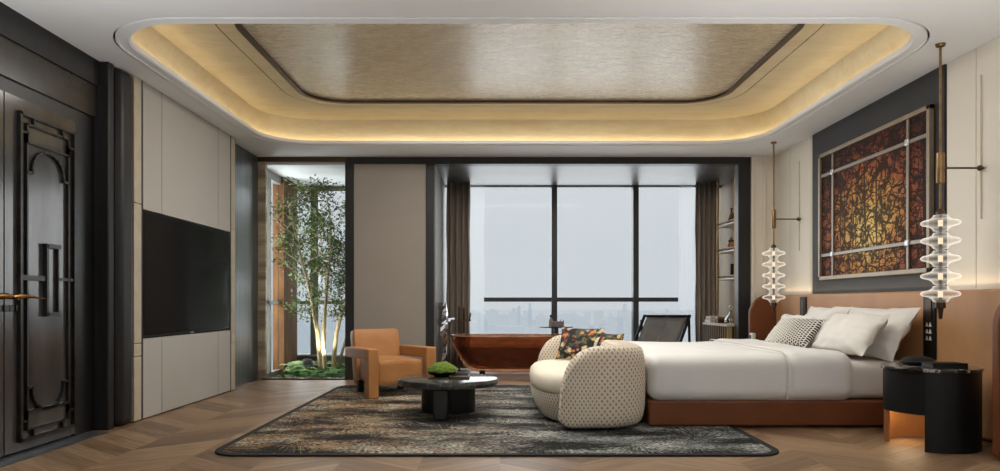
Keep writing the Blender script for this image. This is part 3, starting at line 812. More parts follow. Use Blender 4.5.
art = thing('wall_art', 'large amber and black abstract picture in a pewter grid frame above the bed', 'picture', (XR - .05, 6.74, 1.25))
AX = XR - .03
part(art, 'picture_panel', B(AX - .015, AX, 5.76, 7.72, 1.27, 2.60), M['art'])
fr = MB()
for y0, y1, z0, z1 in ((5.735, 5.775, 1.25, 2.62), (7.70, 7.74, 1.25, 2.62), (5.735, 7.74, 1.25, 1.29), (5.735, 7.74, 2.58, 2.62)):
    fr.box(AX - .04, AX + .004, y0, y1, z0, z1)
part(art, 'frame', fr, mat('pewter_frame', (150, 136, 116), 0.4, metal=0.4), bevel=0.004)
gr = MB()
for y in (6.06, 7.43): gr.box(AX - .03, AX, y - .017, y + .017, 1.28, 2.59)
for z in (1.515, 2.38): gr.box(AX - .028, AX, 5.77, 7.71, z - .017, z + .017)
part(art, 'grid_bars', gr, mat('pewter_bar', (140, 130, 118), 0.4, metal=0.4), bevel=0.003)
for y in (6.06, 7.43):
    for z in (1.515, 2.38):
        part(art, 'boss', MB().soft((AX - .03, y, z), (.022, .06, .06), .01, (4, 6, 6)), M['silver'], smooth=50)

# headboard
hb = thing('headboard', 'long tan leather headboard with rounded wings along the right wall', 'headboard', (XR - .06, 6.68, 0))
hbm = MB()
HB0, HB1 = 4.47, 8.90
part(hb, 'back_panel', B(3.47, XR - .002, HB0 + .04, HB1 - .02, 0.02, 1.10), M['leather_head'], bevel=0.025, bseg=4, smooth=30)
def wing(ya, yb):
    r = .26
    poly = [(XR - .005, .02), (XR - .005, 1.11)] + [(3.14 + r - r * math.sin(a), 1.11 - r + r * math.cos(a)) for a in [PI / 2 * i / 10 for i in range(11)]] + [(3.14, .02)]
    return MB().prism(poly, ya, yb, 'y')
for ya, yb in ((HB0 - .04, HB0 + .04), (HB1 - .05, HB1 + .03)):
    wg = part(hb, 'wing', wing(ya, yb), M['leather_bed'], bevel=0.02, bseg=3, smooth=30)
for y in (5.68, 8.05):
    sp = part(hb, 'switch_panel', B(3.455, 3.472, y - .08, y + .08, 0.55, 1.07), M['black_gloss'], bevel=0.004)
    part(hb, 'socket_plate', B(3.45, 3.456, y - .035, y + .035, 0.86, 1.03), M['bronze'])
    for k in range(3):
        for q in (-.022, .022):
            part(sp, 'switch_button', MB().prism([(y + q - .016, .70 + k * .055), (y + q + .016, .70 + k * .055), (y + q, .735 + k * .055)], 3.449, 3.456, 'x'), M['white_plastic'])

# ------------------------------------------------------------------ rug
rug = thing('rug', 'large dark abstract rug with black edge in front of the bed', 'rug', (0, 6.55, 0))
RZ = 0.012
part(rug, 'pile', MB().prism(rrect(-1.87, 1.83, 4.63, 8.45, .16), 0.001, RZ), M['rug'])
part(rug, 'border', MB().ring(rrect(-1.92, 1.88, 4.58, 8.5, .21), rrect(-1.87, 1.83, 4.63, 8.45, .16), 0.001, RZ + .001), M['rug_border'])

# ------------------------------------------------------------------ bed
bed = thing('bed', 'wide bed with white duvet on a low cognac leather base', 'bed', (2.3, 6.68, 0))
part(bed, 'plinth', B(1.95, 3.3, 5.85, 7.5, 0.0, 0.06), M['black_matte'])
part(bed, 'base', B(1.19, 3.46, 5.66, 7.70, 0.016, 0.222), M['leather_bed'], bevel=0.02, bseg=4, smooth=30)
part(bed, 'mattress', MB().soft((2.33, 6.68, .37), (2.24, 1.96, .30), .06, (20, 20, 6)), M['linen_grey'], smooth=60)
bed.location.y -= .035
def dd(p):
    q = p * 2.3
    k = noise.noise(Vector((q.x, q.y * 1.4, q.z))) * .012 + noise.noise(p * 6.0) * .004
    r = p.copy()
    r.z += k * (1 if p.z > -.1 else 0.2)
    if p.z < .12:
        r.y += .012 * math.sin(p.x * 9 + 2) * (0.12 - p.z) * (1 if p.y < 0 else -1) * 1.5
    return r
part(bed, 'duvet', MB().soft((2.015, 6.68, .395), (1.64, 2.10, .375), .10, (44, 50, 16), dd), M['linen'], smooth=80)
def dd2(p):
    r = dd(p + Vector((.56, 0, 0))) - Vector((.56, 0, 0)); r.z += .008
    # lower front corner curves back up towards the pillows
    if p.z < .05 and p.x > 0: r.z += 0
    return r
part(bed, 'duvet_turn_down', MB().soft((2.545, 6.68, .402), (.56, 2.15, .40), .12, (18, 50, 16), dd2), M['linen'], smooth=80)

hem = [(-1.083, .24), (-1.085, .40)] + [(-1.085 + .12 - .12 * math.cos(a), .482 + .125 * math.sin(a)) for a in [PI / 2 * i / 8 for i in range(9)]] + [(-1.0 + 2.0 * i / 12, .609) for i in range(1, 12)] + [(1.085 - .12 + .12 * math.sin(a), .482 + .125 * math.cos(a)) for a in [PI / 2 * i / 8 for i in range(9)]] + [(1.083, .24)]
part(bed, 'duvet_hem', MB().tube([(2.275 + .01 * math.sin(8 * y), 6.68 + y, z + noise.noise(Vector((5.2, (y) * 3.2, z))) * .004) for y, z in hem], .006, 6), M['linen_grey'], smooth=60)
def pillow(name, y, x, z, w, h, t, m, lean, yaw, label, group=None, seed=0, wr=.032):
    mb = MB(); n = 26
    vs = {}; V = []; F = []
    for side in (1, -1):
        for i in range(n + 1):
            for j in range(n + 1):
                u, v = -1 + 2 * i / n, -1 + 2 * j / n
                edge = i in (0, n) or j in (0, n)
                key = (i, j) if edge else (i, j, side)
                if key in vs: continue
                prof = max(0.0, (1 - abs(u) ** 2.6) * (1 - abs(v) ** 2.6)) ** .55
                pin = 1 - 0.07 * (1 - v * v) * abs(u) ** 4
                pin2 = 1 - 0.09 * (1 - u * u) * abs(v) ** 4
                X = u * w / 2 * pin; Z = v * h / 2 * pin2
                nz = noise.noise(Vector((u * 2.2 + seed, v * 2.2, side + seed * 3))) * wr
                ang = math.atan2(v, u)
                rad = math.hypot(u, v)
                nz += .6 * wr * noise.noise(Vector((ang * 5, rad * 1.2, seed))) * min(1, rad) ** 3 * (0 if edge else 1)
                Yv = side * t / 2 * prof + (nz if not edge else nz * .5)
                vs[key] = len(V); V.append((X, Yv, Z + h / 2))
    g = lambda i, j, s: vs[(i, j)] if (i in (0, n) or j in (0, n)) else vs[(i, j, s)]
    for s in (1, -1):
        for i in range(n):
            for j in range(n):
                q = (g(i, j, s), g(i + 1, j, s), g(i + 1, j + 1, s), g(i, j + 1, s))
                F.append(q if s < 0 else q[::-1])
    mb.add(V, F)
    ob = link(name, mb, m, None, (0, 0, 0), smooth=80)
    # local +Y is the back of the pillow; stand it up, lean it, turn it so +Y faces +X
    ob.matrix_world = Matrix.Translation((x, y, z)) @ Matrix.Rotation(-PI / 2 + yaw, 4, 'Z') @ Matrix.Rotation(-lean, 4, 'X')
    return tag(ob, label, 'pillow', group)
R = math.radians
pillow('pillow', 6.18, 3.13, .525, 1.02, .50, .17, M['pillow_beige'], R(28), R(3), 'large creased off-white pillow leaning on the headboard nearest the black nightstand', 'bed pillows', 1)
pillow('pillow', 7.20, 3.13, .525, 1.0, .50, .17, M['pillow_white'], R(28), R(-3), 'large white pillow at the back of the bed on the window side', 'bed pillows', 2)
pillow('pillow', 6.10, 2.89, .57, .84, .42, .17, M['pillow_beige'], R(36), R(4), 'smaller off-white front pillow right of the black and white cushion', 'bed pillows', 3)
pillow('pillow', 7.32, 2.88, .575, .80, .38, .16, M['pillow_white'], R(38), R(-4), 'white front pillow partly behind the black and white cushion', 'bed pillows', 4)
pillow('throw_pillow', 6.78, 2.72, .59, .72, .34, .14, M['woven'], R(40), R(10), 'black and white woven cushion in front of the bed pillows', None, 5, .008)

# ------------------------------------------------------------------ barrel sofa at the foot of the bed
SZ = RZ
sofa = thing('barrel_sofa', 'curved cream sofa with dotted weave at the foot of the bed', 'sofa', (.75, 6.6, SZ))
# back: a C-shaped wall in plan, its height falling in a quarter round at both tips
def c_path():
    p = []
    x0, xr, ya, yb, r = .46, 1.048, 5.50, 7.56, .28
    L = 22
    for i in range(L): p.append((x0 + (xr - r - x0) * (i / L), ya))
    for i in range(11):
        a = -PI / 2 + PI / 2 * i / 10
        p.append((xr - r + r * math.cos(a), ya + r + r * math.sin(a)))
    for i in range(1, 14): p.append((xr, ya + r + (yb - ya - 2 * r) * i / 14))
    for i in range(11):
        a = PI / 2 * i / 10
        p.append((xr - r + r * math.cos(a), yb - r + r * math.sin(a)))
    for i in range(1, L + 1): p.append((xr - r + (.38 - (xr - r)) * (i / L), yb))
    return p
cp = c_path()
cum = [0]
for a, b in zip(cp[:-1], cp[1:]): cum.append(cum[-1] + math.hypot(b[0] - a[0], b[1] - a[1]))
TOT = cum[-1]
loops, uvs = [], []
K = 28
for i, (x, y) in enumerate(cp):
    a = cp[max(0, i - 1)]; b = cp[min(len(cp) - 1, i + 1)]
    dx, dy = b[0] - a[0], b[1] - a[1]; l = math.hypot(dx, dy); nx, ny = dy / l, -dx / l   # outward
    t = min(cum[i], TOT - cum[i])
    q = min(1.0, t / .42)
    hgt = max(.10, .65 * (1 - (1 - q) ** 3.0) ** (1 / 3.0))
    zb = .015 + .05 * (1 - min(1, t / .10)) ** 2
    th = .125 * (0.45 + 0.55 * min(1, t / .12) ** .5)
    lp, uu = [], []
    peri = 0; last = None
    for k in range(K + 1):
        ang = 2 * PI * k / K
        c, s = math.cos(ang), math.sin(ang)
        e = 0.42
        px = th * math.copysign(abs(c) ** e, c)
        pz = zb / 2 + hgt / 2 + ((hgt - zb) / 2) * math.copysign(abs(s) ** e, s)
        px *= 1 + .10 * math.sin(PI * pz / .68)
        P = (x + nx * px, y + ny * px, SZ + .005 + pz)
        if last: peri += math.dist(P, last)
        last = P
        if k < K: lp.append(P)
        uu.append((cum[i], pz if True else peri))
    loops.append(lp); uvs.append(uu)
part(sofa, 'backrest', MB().loft(loops, uvs=uvs), M['dots'], smooth=70, label='dotted wraparound backrest')
def bean(off, z):
    pts = []
    n = 64
    for k in range(n):
        a = 2 * PI * k / n
        c, s = math.cos(a), math.sin(a)
        e = .62
        X = .69 + (.40 - off) * math.copysign(abs(c) ** e, c)
        Y = 6.53 + (.88 - off) * math.copysign(abs(s) ** e, s)
        pts.append((X, Y, z))
    return pts
def stack(prof):
    ls, us = [], []
    for o, z in prof:
        l = bean(o, SZ + z); ls.append(l)
        u = [0]
        ll = bean(0, 0)
        for a, b in zip(ll, ll[1:] + ll[:1]): u.append(u[-1] + math.dist(a, b))
        us.append([(q, z) for q in u])
    return ls, us
ls, us = stack([(.09, .015), (.06, .03), (.03, .08), (.01, .14), (-.003, .20), (.0, .25)])
part(sofa, 'seat_base', MB().loft(ls, uvs=us), M['dots'], smooth=70)
ls, us = stack([(.006, .252), (-.008, .27), (-.01, .31), (.0, .36), (.03, .39), (.08, .405), (.2, .412), (.36, .414)])
part(sofa, 'seat_cushion', MB().loft(ls), M['cream_boucle'], smooth=70, label='plain cream seat cushion')
pl = pillow('floral_cushion', 7.0, .76, .432, .46, .36, .13, M['floral'], R(28), R(62), 'larger dark floral cushion on the cream sofa', None, 11, .01)
pl['category'] = 'cushion'
pl = pillow('floral_cushion', 6.47, .93, .432, .36, .32, .11, M['floral'], R(24), R(25), 'smaller dark floral cushion on the cream sofa, nearer the bed', None, 12, .01)
pl['category'] = 'cushion'

# ------------------------------------------------------------------ armchair
ac = thing('armchair', 'orange leather armchair with square post arms beside the round table', 'armchair', (-1.215, 7.75, RZ), R(30))
# local: x across, -y front
def lp(name, mb, m=M['leather'], **kw):
    return part(ac, name, mb, m, local=True, smooth=30, **kw)
W2 = .325
lp('seat', MB().soft((0, -.03, .25), (.50, .62, .26), .035, (10, 10, 8), lambda p: Vector((p.x, p.y, p.z + (.02 * (1 - (p.x / .27) ** 2) if p.z > 0 else 0)))))
bk = MB().soft((0, 0, .37), (.55, .16, .62), .035, (10, 6, 10))
bk.xf(Matrix.Translation((0, .33, 0.02)) @ Matrix.Rotation(R(-13), 4, 'X'))
lp('backrest', bk)
for s in (-1, 1):
    a = MB().prism([(-.40, 0.0), (-.27, 0.0), (-.27, .40), (.38, .385), (.38, .50), (-.40, .515)], s * W2 - .058, s * W2 + .058, 'x')
    lp('armrest', a, bevel=0.014, bseg=3)
for s in (-1, 1):
    lp('foot', MB().box(s * .24 - .03, s * .24 + .03, .24, .30, 0, .13), M['black_matte'])

# ------------------------------------------------------------------ coffee table
ct = thing('coffee_table', 'round dark marble coffee table on a crossed slab base', 'table', (-.47, 6.33, RZ))
prof = [(.001, .255), (.40, .255), (.445, .262), (.452, .28), (.452, .30), (.445, .315), (.43, .32), (.001, .32)]
part(ct, 'tabletop', MB().lathe(prof, (-.47, 6.33, RZ), 64), M['marble'], smooth=30)
part(ct, 'base_slab', B(-.56, -.445, 5.90, 6.76, RZ, RZ + .255), M['table_dark'], bevel=0.015, bseg=3, smooth=30)
dr = MB().lathe([(.001, 0), (.24, 0), (.245, .01), (.245, .255), (.001, .255)], (-.47, 6.42, RZ), 40, 1.0, .62)
part(ct, 'base_drum', dr, M['table_dark'], smooth=40)
TT = RZ + .32
mbowl = thing('moss_bowl', 'dark bowl of bright green moss on the round coffee table', 'bowl', (-.53, 6.45, TT))
part(mbowl, 'bowl', MB().lathe([(.001, 0.001), (.07, .001), (.125, .02), (.142, .045), (.136, .048), (.10, .03), (.001, .025)], (-.53, 6.45, TT), 32), M['black_gloss'], smooth=50)
mo = MB()
n, mr = 36, 14
lpz = []
for j in range(mr + 1):
    a = PI / 2 * j / mr
    l = []
    for i in range(n):
        t = 2 * PI * i / n
        d = Vector((math.cos(t) * math.cos(a), math.sin(t) * math.cos(a), math.sin(a)))
        k = 1 + .10 * noise.noise(d * 4.5) + .07 * noise.noise(d * 11)
        l.append((-.53 + d.x * .138 * k, 6.45 + d.y * .138 * k, TT + .042 + max(d.z, 0.001) * .085 * k))
    lpz.append(l)
mo.loft(lpz)
part(mbowl, 'moss', mo, M['moss'], smooth=80)
tr = thing('serving_tray', 'low dark tray beside the moss bowl on the coffee table', 'tray', (-.36, 6.42, TT))
part(tr, 'tray_base', MB().box(-.44, -.28, 6.18, 6.42, TT + .001, TT + .012), M['black_gloss'], bevel=0.003)
part(tr, 'tray_rim', MB().ring(rrect(-.45, -.27, 6.17, 6.43, .02), rrect(-.435, -.285, 6.185, 6.415, .012), TT + .001, TT + .022), M['bronze'])

# ------------------------------------------------------------------ nightstands
def nightstand(cx, cy, label):
    """round drum; the bed-side quarter is cut away below the drawer to show a copper niche"""
    t = thing('nightstand', label, 'nightstand', (cx, cy, 0), 0, 'nightstands')
    r = .30
    def arc(a0, a1, rr=r, n=24):
        return [(cx + rr * math.cos(R(a0 + (a1 - a0) * i / n)), cy + rr * math.sin(R(a0 + (a1 - a0) * i / n))) for i in range(n + 1)]
    part(t, 'marble_top', MB().prism(arc(0, 352.5, r + .012, 47), .535, .556), M['night_marble'], bevel=0.004, smooth=30)
    part(t, 'drawer_drum', MB().prism(arc(0, 352.5, r - .004, 47), .245, .534), M['black_matte'], smooth=30)
    part(t, 'drum_leg', MB().prism(arc(-128, 60) + [(cx + .02, cy + .05)], 0.0, .534), M['black_gloss'], smooth=30)
    part(t, 'back_plate', MB().prism(arc(60, 172, r - .01) + arc(172, 60, r - .03), 0.012, .244), M['copper'], smooth=30, label='copper back of the open niche')
    return t
nightstand(3.03, 4.96, 'black drum nightstand with marble top nearest the viewer, copper niche glowing below')
nightstand(3.03, 8.42, 'black drum nightstand on the window side of the bed, mostly hidden by pillows')
NZ = .556
bk = thing('book', 'flat black book on the near nightstand, in front of the dark dish', 'book', (3.02, 4.86, NZ))
part(bk, 'cover', MB().box(2.92, 3.16, 4.76, 4.90, NZ + .0005, NZ + .006).box(2.92, 3.16, 4.76, 4.90, NZ + .03, NZ + .036).box(3.154, 3.16, 4.76, 4.90, NZ + .0005, NZ + .036), M['black_matte'])
part(bk, 'pages', B(2.928, 3.152, 4.768, 4.892, NZ + .006, NZ + .03), M['table_dark'])
hat = thing('lidded_dish', 'dark round lidded dish on the near black nightstand', 'dish', (3.00, 5.06, NZ))
part(hat, 'dish', MB().lathe([(.001, .001), (.09, .001), (.115, .018), (.12, .026), (.112, .03), (.001, .03)], (3.00, 5.06, NZ), 32), M['black_gloss'], smooth=40)
part(hat, 'lid', MB().lathe([(.11, .03), (.09, .05), (.05, .062), (.001, .064)], (3.00, 5.06, NZ), 32), M['black_matte'], smooth=60)
ck = thing('alarm_clock', 'small white square clock on the far nightstand', 'clock', (2.98, 8.32, NZ))
part(ck, 'case', MB().soft((2.98, 8.32, NZ + .046), (.05, .09, .09), .012, (4, 6, 6)), M['white_plastic'], smooth=50)
part(ck, 'face', B(2.951, 2.9555, 8.295, 8.345, NZ + .022, NZ + .068), M['table_dark'])

# ------------------------------------------------------------------ pendants
def pendant(y, label):
    x = 3.23
    t = thing('pendant_lamp', label, 'pendant lamp', (x, y, CH), 0, 'glass disc pendants')
    part(t, 'ceiling_rose', MB().lathe([(.001, -.02), (.03, -.02), (.034, -.012), (.034, 0.0), (.001, 0.0)], (x, y, CH), 20), M['brass'], smooth=40)
    part(t, 'rod', MB().tube([(x, y, CH - .015), (x, y, 1.67)], .009, 10), M['brass'])
    part(t, 'sleeve', MB().lathe([(.001, 1.88), (.026, 1.88), (.028, 1.89), (.028, 2.09), (.026, 2.10), (.001, 2.10)], (x, y, 0), 20), M['brass'], smooth=40)
    part(t, 'wall_arm', MB().tube([(x, y, 1.99), (XR - .012, y, 1.99)], .007, 8), M['bronze'])
    part(t, 'arm_ball', MB().lathe([(.001, -.022), (.015, -.016), (.022, 0), (.015, .016), (.001, .022)], (XR - .04, y, 1.99), 14), M['bronze'], smooth=60)
    part(t, 'shadow_line_rod', MB().tube([(XR - .02, y + .02, 1.62), (XR - .02, y + .02, CH - .22)], .005, 8), M['panel_edge'])  # beige rod put in for the thin shadow gap line on the wall
    part(t, 'stem', MB().lathe([(.001, 1.70), (.03, 1.67), (.032, 1.655), (.012, 1.65), (.012, 1.03), (.034, 1.02), (.036, .965), (.02, .96), (.014, .91), (.012, .885), (.001, .88)], (x, y, 0), 18), M['bronze'], smooth=35)
    for k in range(5):
        zc = 1.585 - k * .13
        pr = [(.028, zc + .062), (.046, zc + .058), (.055, zc + .040), (.075, zc + .028), (.112, zc + .020), (.127, zc + .008), (.128, zc - .004), (.118, zc - .014), (.078, zc - .024), (.056, zc - .038), (.046, zc - .056), (.028, zc - .062)]
        mb = MB()
        n = 36
        mb.loft([[(x + r * math.cos(2 * PI * i / n), y + r * math.sin(2 * PI * i / n), z) for i in range(n)] for r, z in pr], caps=False)
        part(t, 'glass_disc', mb, M['lamp_glass'], smooth=80)
        part(t, 'led_core', MB().lathe([(.013, zc - .024), (.016, zc - .022), (.016, zc + .022), (.013, zc + .024)], (x, y, 0), 14), M['led_core'], smooth=40)
    return t
pendant(5.17, 'glass disc pendant over the near black nightstand, largest in view')
pendant(8.32, 'glass disc pendant over the far nightstand, beside the window bay')

# ------------------------------------------------------------------ bath in the bay
tub = thing('bathtub', 'oval translucent amber bathtub in the window bay', 'bathtub', (.17, 9.95, .04))
def ov(rx, ry, z, n=56):
    e = .8
    return [(.17 + rx * math.copysign(abs(math.cos(2 * PI * i / n)) ** e, math.cos(2 * PI * i / n)), 9.95 + ry * math.copysign(abs(math.sin(2 * PI * i / n)) ** e, math.sin(2 * PI * i / n)), z) for i in range(n)]
tz = .04
po = [(.02, .02, 0), (.50, .24, 0), (.58, .29, .015), (.66, .325, .07), (.73, .35, .17), (.79, .37, .29), (.84, .385, .40), (.875, .395, .49), (.885, .40, .505), (.875, .39, .51), (.855, .375, .50),
      (.83, .36, .41), (.775, .345, .29), (.71, .325, .18), (.63, .30, .09), (.54, .26, .045), (.02, .02, .04)]
part(tub, 'shell', MB().loft([ov(rx, ry, tz + z) for rx, ry, z in po]), M['amber'], smooth=60)
part(tub, 'rim', MB().loft([ov(rx, ry, tz + z) for rx, ry, z in ((.89, .405, .498), (.892, .407, .508), (.885, .40, .516), (.862, .38, .514), (.858, .376, .502))], caps=False), M['amber_rim_glint'] if 'amber_rim_glint' in M else M['amber'], smooth=60)
part(tub, 'water', MB().loft([ov(rx, ry, tz + z) for rx, ry, z in ((.60, .28, .10), (.69, .31, .19), (.755, .333, .295), (.785, .345, .355), (.02, .02, .356))]), M['amber_water'], smooth=60)
for x in (-.25, .58):
    part(tub, 'foot', B(x - .04, x + .04, 9.85, 10.05, 0.0, .042), M['black_matte'])
tf = thing('tub_filler', 'slim bronze floor-standing tub filler in front of the left curtain', 'tap', (-.57, 10.38, 0))
part(tf, 'riser', MB().tube([(-.60, 10.38, 0), (-.60, 10.38, .945)], .013, 10).tube([(-.53, 10.38, 0.5), (-.53, 10.38, .93)], .018, 10).tube([(-.60, 10.38, 0.5), (-.53, 10.38, .5)], .012, 8), M['bronze'], smooth=40)
part(tf, 'mixer_bar', MB().tube([(-.63, 10.38, .745), (-.43, 10.38, .745)], .013, 10), M['bronze'], smooth=40)
part(tf, 'spout', MB().tube([(-.45, 10.38, .745), (-.44, 10.36, .80), (-.43, 10.32, .845), (-.43, 10.26, .85), (-.43, 10.24, .82)], .011, 8), M['bronze'], smooth=60)
part(tf, 'floor_flange', MB().lathe([(.001, 0), (.04, 0), (.04, .012), (.001, .014)], (-.60, 10.38, 0), 18), M['bronze'])

# faceted chrome column by the bay's left jamb
cc = thing('chrome_column', 'polished faceted chrome column with a short arm beside the bathtub', 'sculpture', (-.76, 9.75, 0))
cm = MB()
lps = []
rnd = random.Random(3)
for k in range(19):
    z = .0 + .0558 * k
    lps.append([(-.768 + rnd.uniform(.042, .078) * math.cos(2 * PI * i / 6 + k * .1), 9.45 + rnd.uniform(.045, .09) * math.sin(2 * PI * i / 6 + k * .1), z) for i in range(6)])
cm.loft(lps)
part(cc, 'column', cm, M['chrome'], smooth=None)
part(cc, 'arm', MB().box(-.70, -.605, 9.435, 9.465, .775, .80).box(-.70, -.66, 9.42, 9.48, .75, .775), M['chrome'], bevel=0.004)

# side table by the bath and what stands on it
st = thing('side_table', 'slim dark side table with thin round top behind the bathtub', 'table', (.81, 10.45, 0))
SX, SY, STZ = .83, 10.42, .655
part(st, 'tabletop', MB().lathe([(.001, STZ - .016), (.25, STZ - .016), (.255, STZ - .008), (.25, STZ), (.001, STZ)], (SX, SY, 0), 40), M['frame_dark'], smooth=40)
part(st, 'stem', MB().tube([(SX, SY, .012), (SX, SY, STZ - .016)], .035, 14), M['marble'], smooth=40)
part(st, 'foot', MB().lathe([(.001, 0), (.15, 0), (.15, .012), (.04, .02), (.001, .02)], (SX, SY, 0), 28), M['frame_dark'], smooth=40)
pb = thing('keepsake_box', 'dusty pink box on the slim table behind the bathtub', 'box', (.83, 10.42, STZ))
part(pb, 'box_body', B(.745, .935, 10.37, 10.47, STZ + .0005, STZ + .055), M['pink_box'], bevel=0.004)
part(pb, 'box_lid', B(.742, .938, 10.367, 10.473, STZ + .056, STZ + .075), M['pink_box'], bevel=0.004)
pf = thing('perfume_bottle', 'small bottle with a black ball stopper on the slim bath table', 'bottle', (.76, 10.30, STZ))
part(pf, 'bottle_body', MB().lathe([(.001, 0.001), (.03, .001), (.032, .06), (.026, .10), (.012, .12), (.012, .135), (.001, .136)], (.745, 10.31, STZ), 18), M['pink_box'], smooth=40)
part(pf, 'stopper', MB().lathe([(.001, .135), (.014, .142), (.02, .155), (.014, .17), (.001, .175)], (.745, 10.31, STZ), 16), M['black_gloss'], smooth=60)
for dx in (0.885, .93):
    cs = thing('taper_candle', 'short thin candle standing at the right end of the bath table', 'candle', (dx, 10.31, STZ), 0, 'bath table candles')
    part(cs, 'holder', MB().lathe([(.001, .001), (.018, .001), (.014, .012), (.001, .014)], (dx, 10.31, STZ), 14), M['bronze'])
    part(cs, 'wax', MB().tube([(dx, 10.31, STZ + .012), (dx, 10.31, STZ + .10)], .006, 8), M['pink_box'])

# deck chair in the bay, its back to the room
dc = thing('sling_chair', 'dark grey leather sling chair beside the window, turned to the bathtub', 'chair', (2.2, 10.1, 0))
A = Vector((2.15, 10.3, .80)); Bp = Vector((2.745, 10.3, .80)); D = Vector((-.33, -.34, -.66))
def post(a, b, w=.028):
    return MB().tube([a, b], w, 8)
for s, P in (('l', A), ('r', Bp)):
    off = Vector((-.035, 0, .02)) if s == 'l' else Vector((.03, 0, .02))
    part(dc, 'side_rail', MB().tube([P + off, P + off + D * .62, P + off + D * 1.26], [.022, .022, .022], 8), M['black_matte'])
    part(dc, 'rear_leg', MB().tube([P + off * 1.5 + D * .12 + Vector((0, 0, .0)), Vector((P.x + off.x * 1.6 + .01, P.y + .10, 0.0))], .02, 8), M['black_matte'])
sl = MB()
vs, fs = [], []
for i in range(13):
    t = i / 12
    for j in range(9):
        u = j / 8
        p = A.lerp(Bp, u) + D * (t * 1.15)
        sag = .05 * math.sin(PI * t) + .02 * math.sin(PI * u)
        vs.append(p + Vector((.25, .55, -.5)).normalized() * 0 + Vector((0, .6, -.3)).normalized() * sag)
for i in range(12):
    for j in range(8):
        fs.append((i * 9 + j, i * 9 + j + 1, i * 9 + j + 10, i * 9 + j + 9))
sl.add(vs, fs)
so = part(dc, 'sling', sl, M['sling'], smooth=80); sm = so.modifiers.new('solid', 'SOLIDIFY'); sm.thickness = .012
part(dc, 'seam', MB().tube([A.lerp(Bp, .48) + D * t + Vector((0, .6, -.3)).normalized() * (.05 * math.sin(PI * t / 1.15) + .02) + Vector((0, -.022, .012)) for t in [k * .115 for k in range(11)]], .004, 6), M['silver'])
fe = Vector((-.45, .35, 0))
front = MB()
for P in (A, Bp):
    q = P + D * 1.15
    part(dc, 'seat_rail', MB().tube([Vector((P.x + .04, P.y + .02, .16)), Vector((q.x - .02, q.y - .02, .12)), Vector((q.x - .16, q.y - .34, .34)), Vector((q.x - .17, q.y - .36, .01))], .02, 8), M['black_matte'])
part(dc, 'top_bar', MB().tube([A + Vector((-.03, 0, .01)), Bp + Vector((.03, 0, .01))], .018, 8), M['black_matte'])

# brass shelves and low cabinet on the bay's right wall
sh = thing('wall_shelf_unit', 'brass framed shelves against the stone niche beside the window', 'shelf', (3.3, 9.9, .9))
for y in (9.58, 10.35):
    part(sh, 'post', MB().tube([(3.19, y, .74), (3.19, y, 2.80)], .012, 8), M['brass'])
for z in (2.12, 1.74, 1.35):
    b = part(sh, 'shelf_board', B(3.20, 3.418, 9.47, 10.38, z - .02, z), M['shelf_top'])
    part(b, 'brass_rail', MB().tube([(3.195, 9.45, z + .025), (3.195, 10.40, z + .025)], .014, 8).tube([(3.195, 9.46, z + .025), (3.195, 9.47, z - .02)], .01, 6), M['bronze'])
cb = thing('low_cabinet', 'low ribbed champagne cabinet beneath the brass shelves', 'cabinet', (3.2, 9.9, 0))
part(cb, 'body', B(3.02, 3.418, 9.36, 10.42, 0.05, .685), M['cabinet_bronze'])
part(cb, 'top', B(3.0, 3.418, 9.34, 10.44, .685, .715), M['shelf_top'], bevel=0.004)
part(cb, 'plinth', B(3.06, 3.418, 9.40, 10.38, 0.0, .05), M['black_matte'])
for k in range(11):
    y = 9.41 + k * .096
    part(cb, 'rib', B(3.006, 3.022, y - .014, y + .014, 0.06, .685), M['bronze'])
for k in range(3):
    x = 3.09 + k * .12
    part(cb, 'rib', B(x - .009, x + .009, 9.346, 9.362, 0.06, .685), M['bronze'])
CZ = .715
def book(x0, x1, y0, y1, z, h, label, m=M['paper'], grp='books on the low cabinet'):
    t = thing('book', label, 'book', ((x0 + x1) / 2, (y0 + y1) / 2, z), 0, grp)
    part(t, 'cover', MB().box(x0, x1, y0, y1, z + .0005, z + .005).box(x0, x1, y0, y1, z + h - .005, z + h - .0005).box(x0, x0 + .006, y0, y1, z + .0005, z + h - .0005), m)
    part(t, 'pages', B(x0 + .006, x1 - .006, y0 + .006, y1 - .006, z + .005, z + h - .005), M['shelf_top'])
    return t
book(3.02, 3.22, 10.12, 10.40, CZ, .05, 'thick pale book, lower of the two stacked on the low cabinet', M['paper'])
book(3.03, 3.21, 10.13, 10.38, CZ + .05, .045, 'grey book, upper of the two stacked on the low cabinet', M['linen_grey'])
bx = thing('lidded_box', 'bronze box between the book stack and the decanter on the cabinet', 'box', (3.14, 9.98, CZ))
part(bx, 'box_body', B(3.06, 3.22, 9.90, 10.05, CZ + .0005, CZ + .06), M['bronze'], bevel=0.005)
part(bx, 'box_lid', B(3.055, 3.225, 9.895, 10.055, CZ + .061, CZ + .085), M['brass'], bevel=0.005)
dcn = thing('decanter', 'clear glass decanter with stopper on the low cabinet', 'decanter', (3.16, 9.66, CZ))
part(dcn, 'flask', MB().lathe([(.001, .002), (.075, .002), (.088, .02), (.085, .06), (.05, .11), (.022, .14), (.018, .18), (.026, .195), (.02, .196), (.013, .18), (.016, .14), (.045, .10), (.078, .06), (.08, .02), (.001, .012)], (3.16, 9.66, CZ), 28), M['decanter'], smooth=60)
part(dcn, 'stopper', MB().lathe([(.001, .18), (.012, .18), (.014, .20), (.026, .225), (.02, .25), (.001, .26)], (3.16, 9.66, CZ), 16), M['decanter'], smooth=60)
bell = thing('bell_vase', 'small brass bell-shaped vase on the top brass shelf', 'vase', (3.27, 9.96, 2.12))
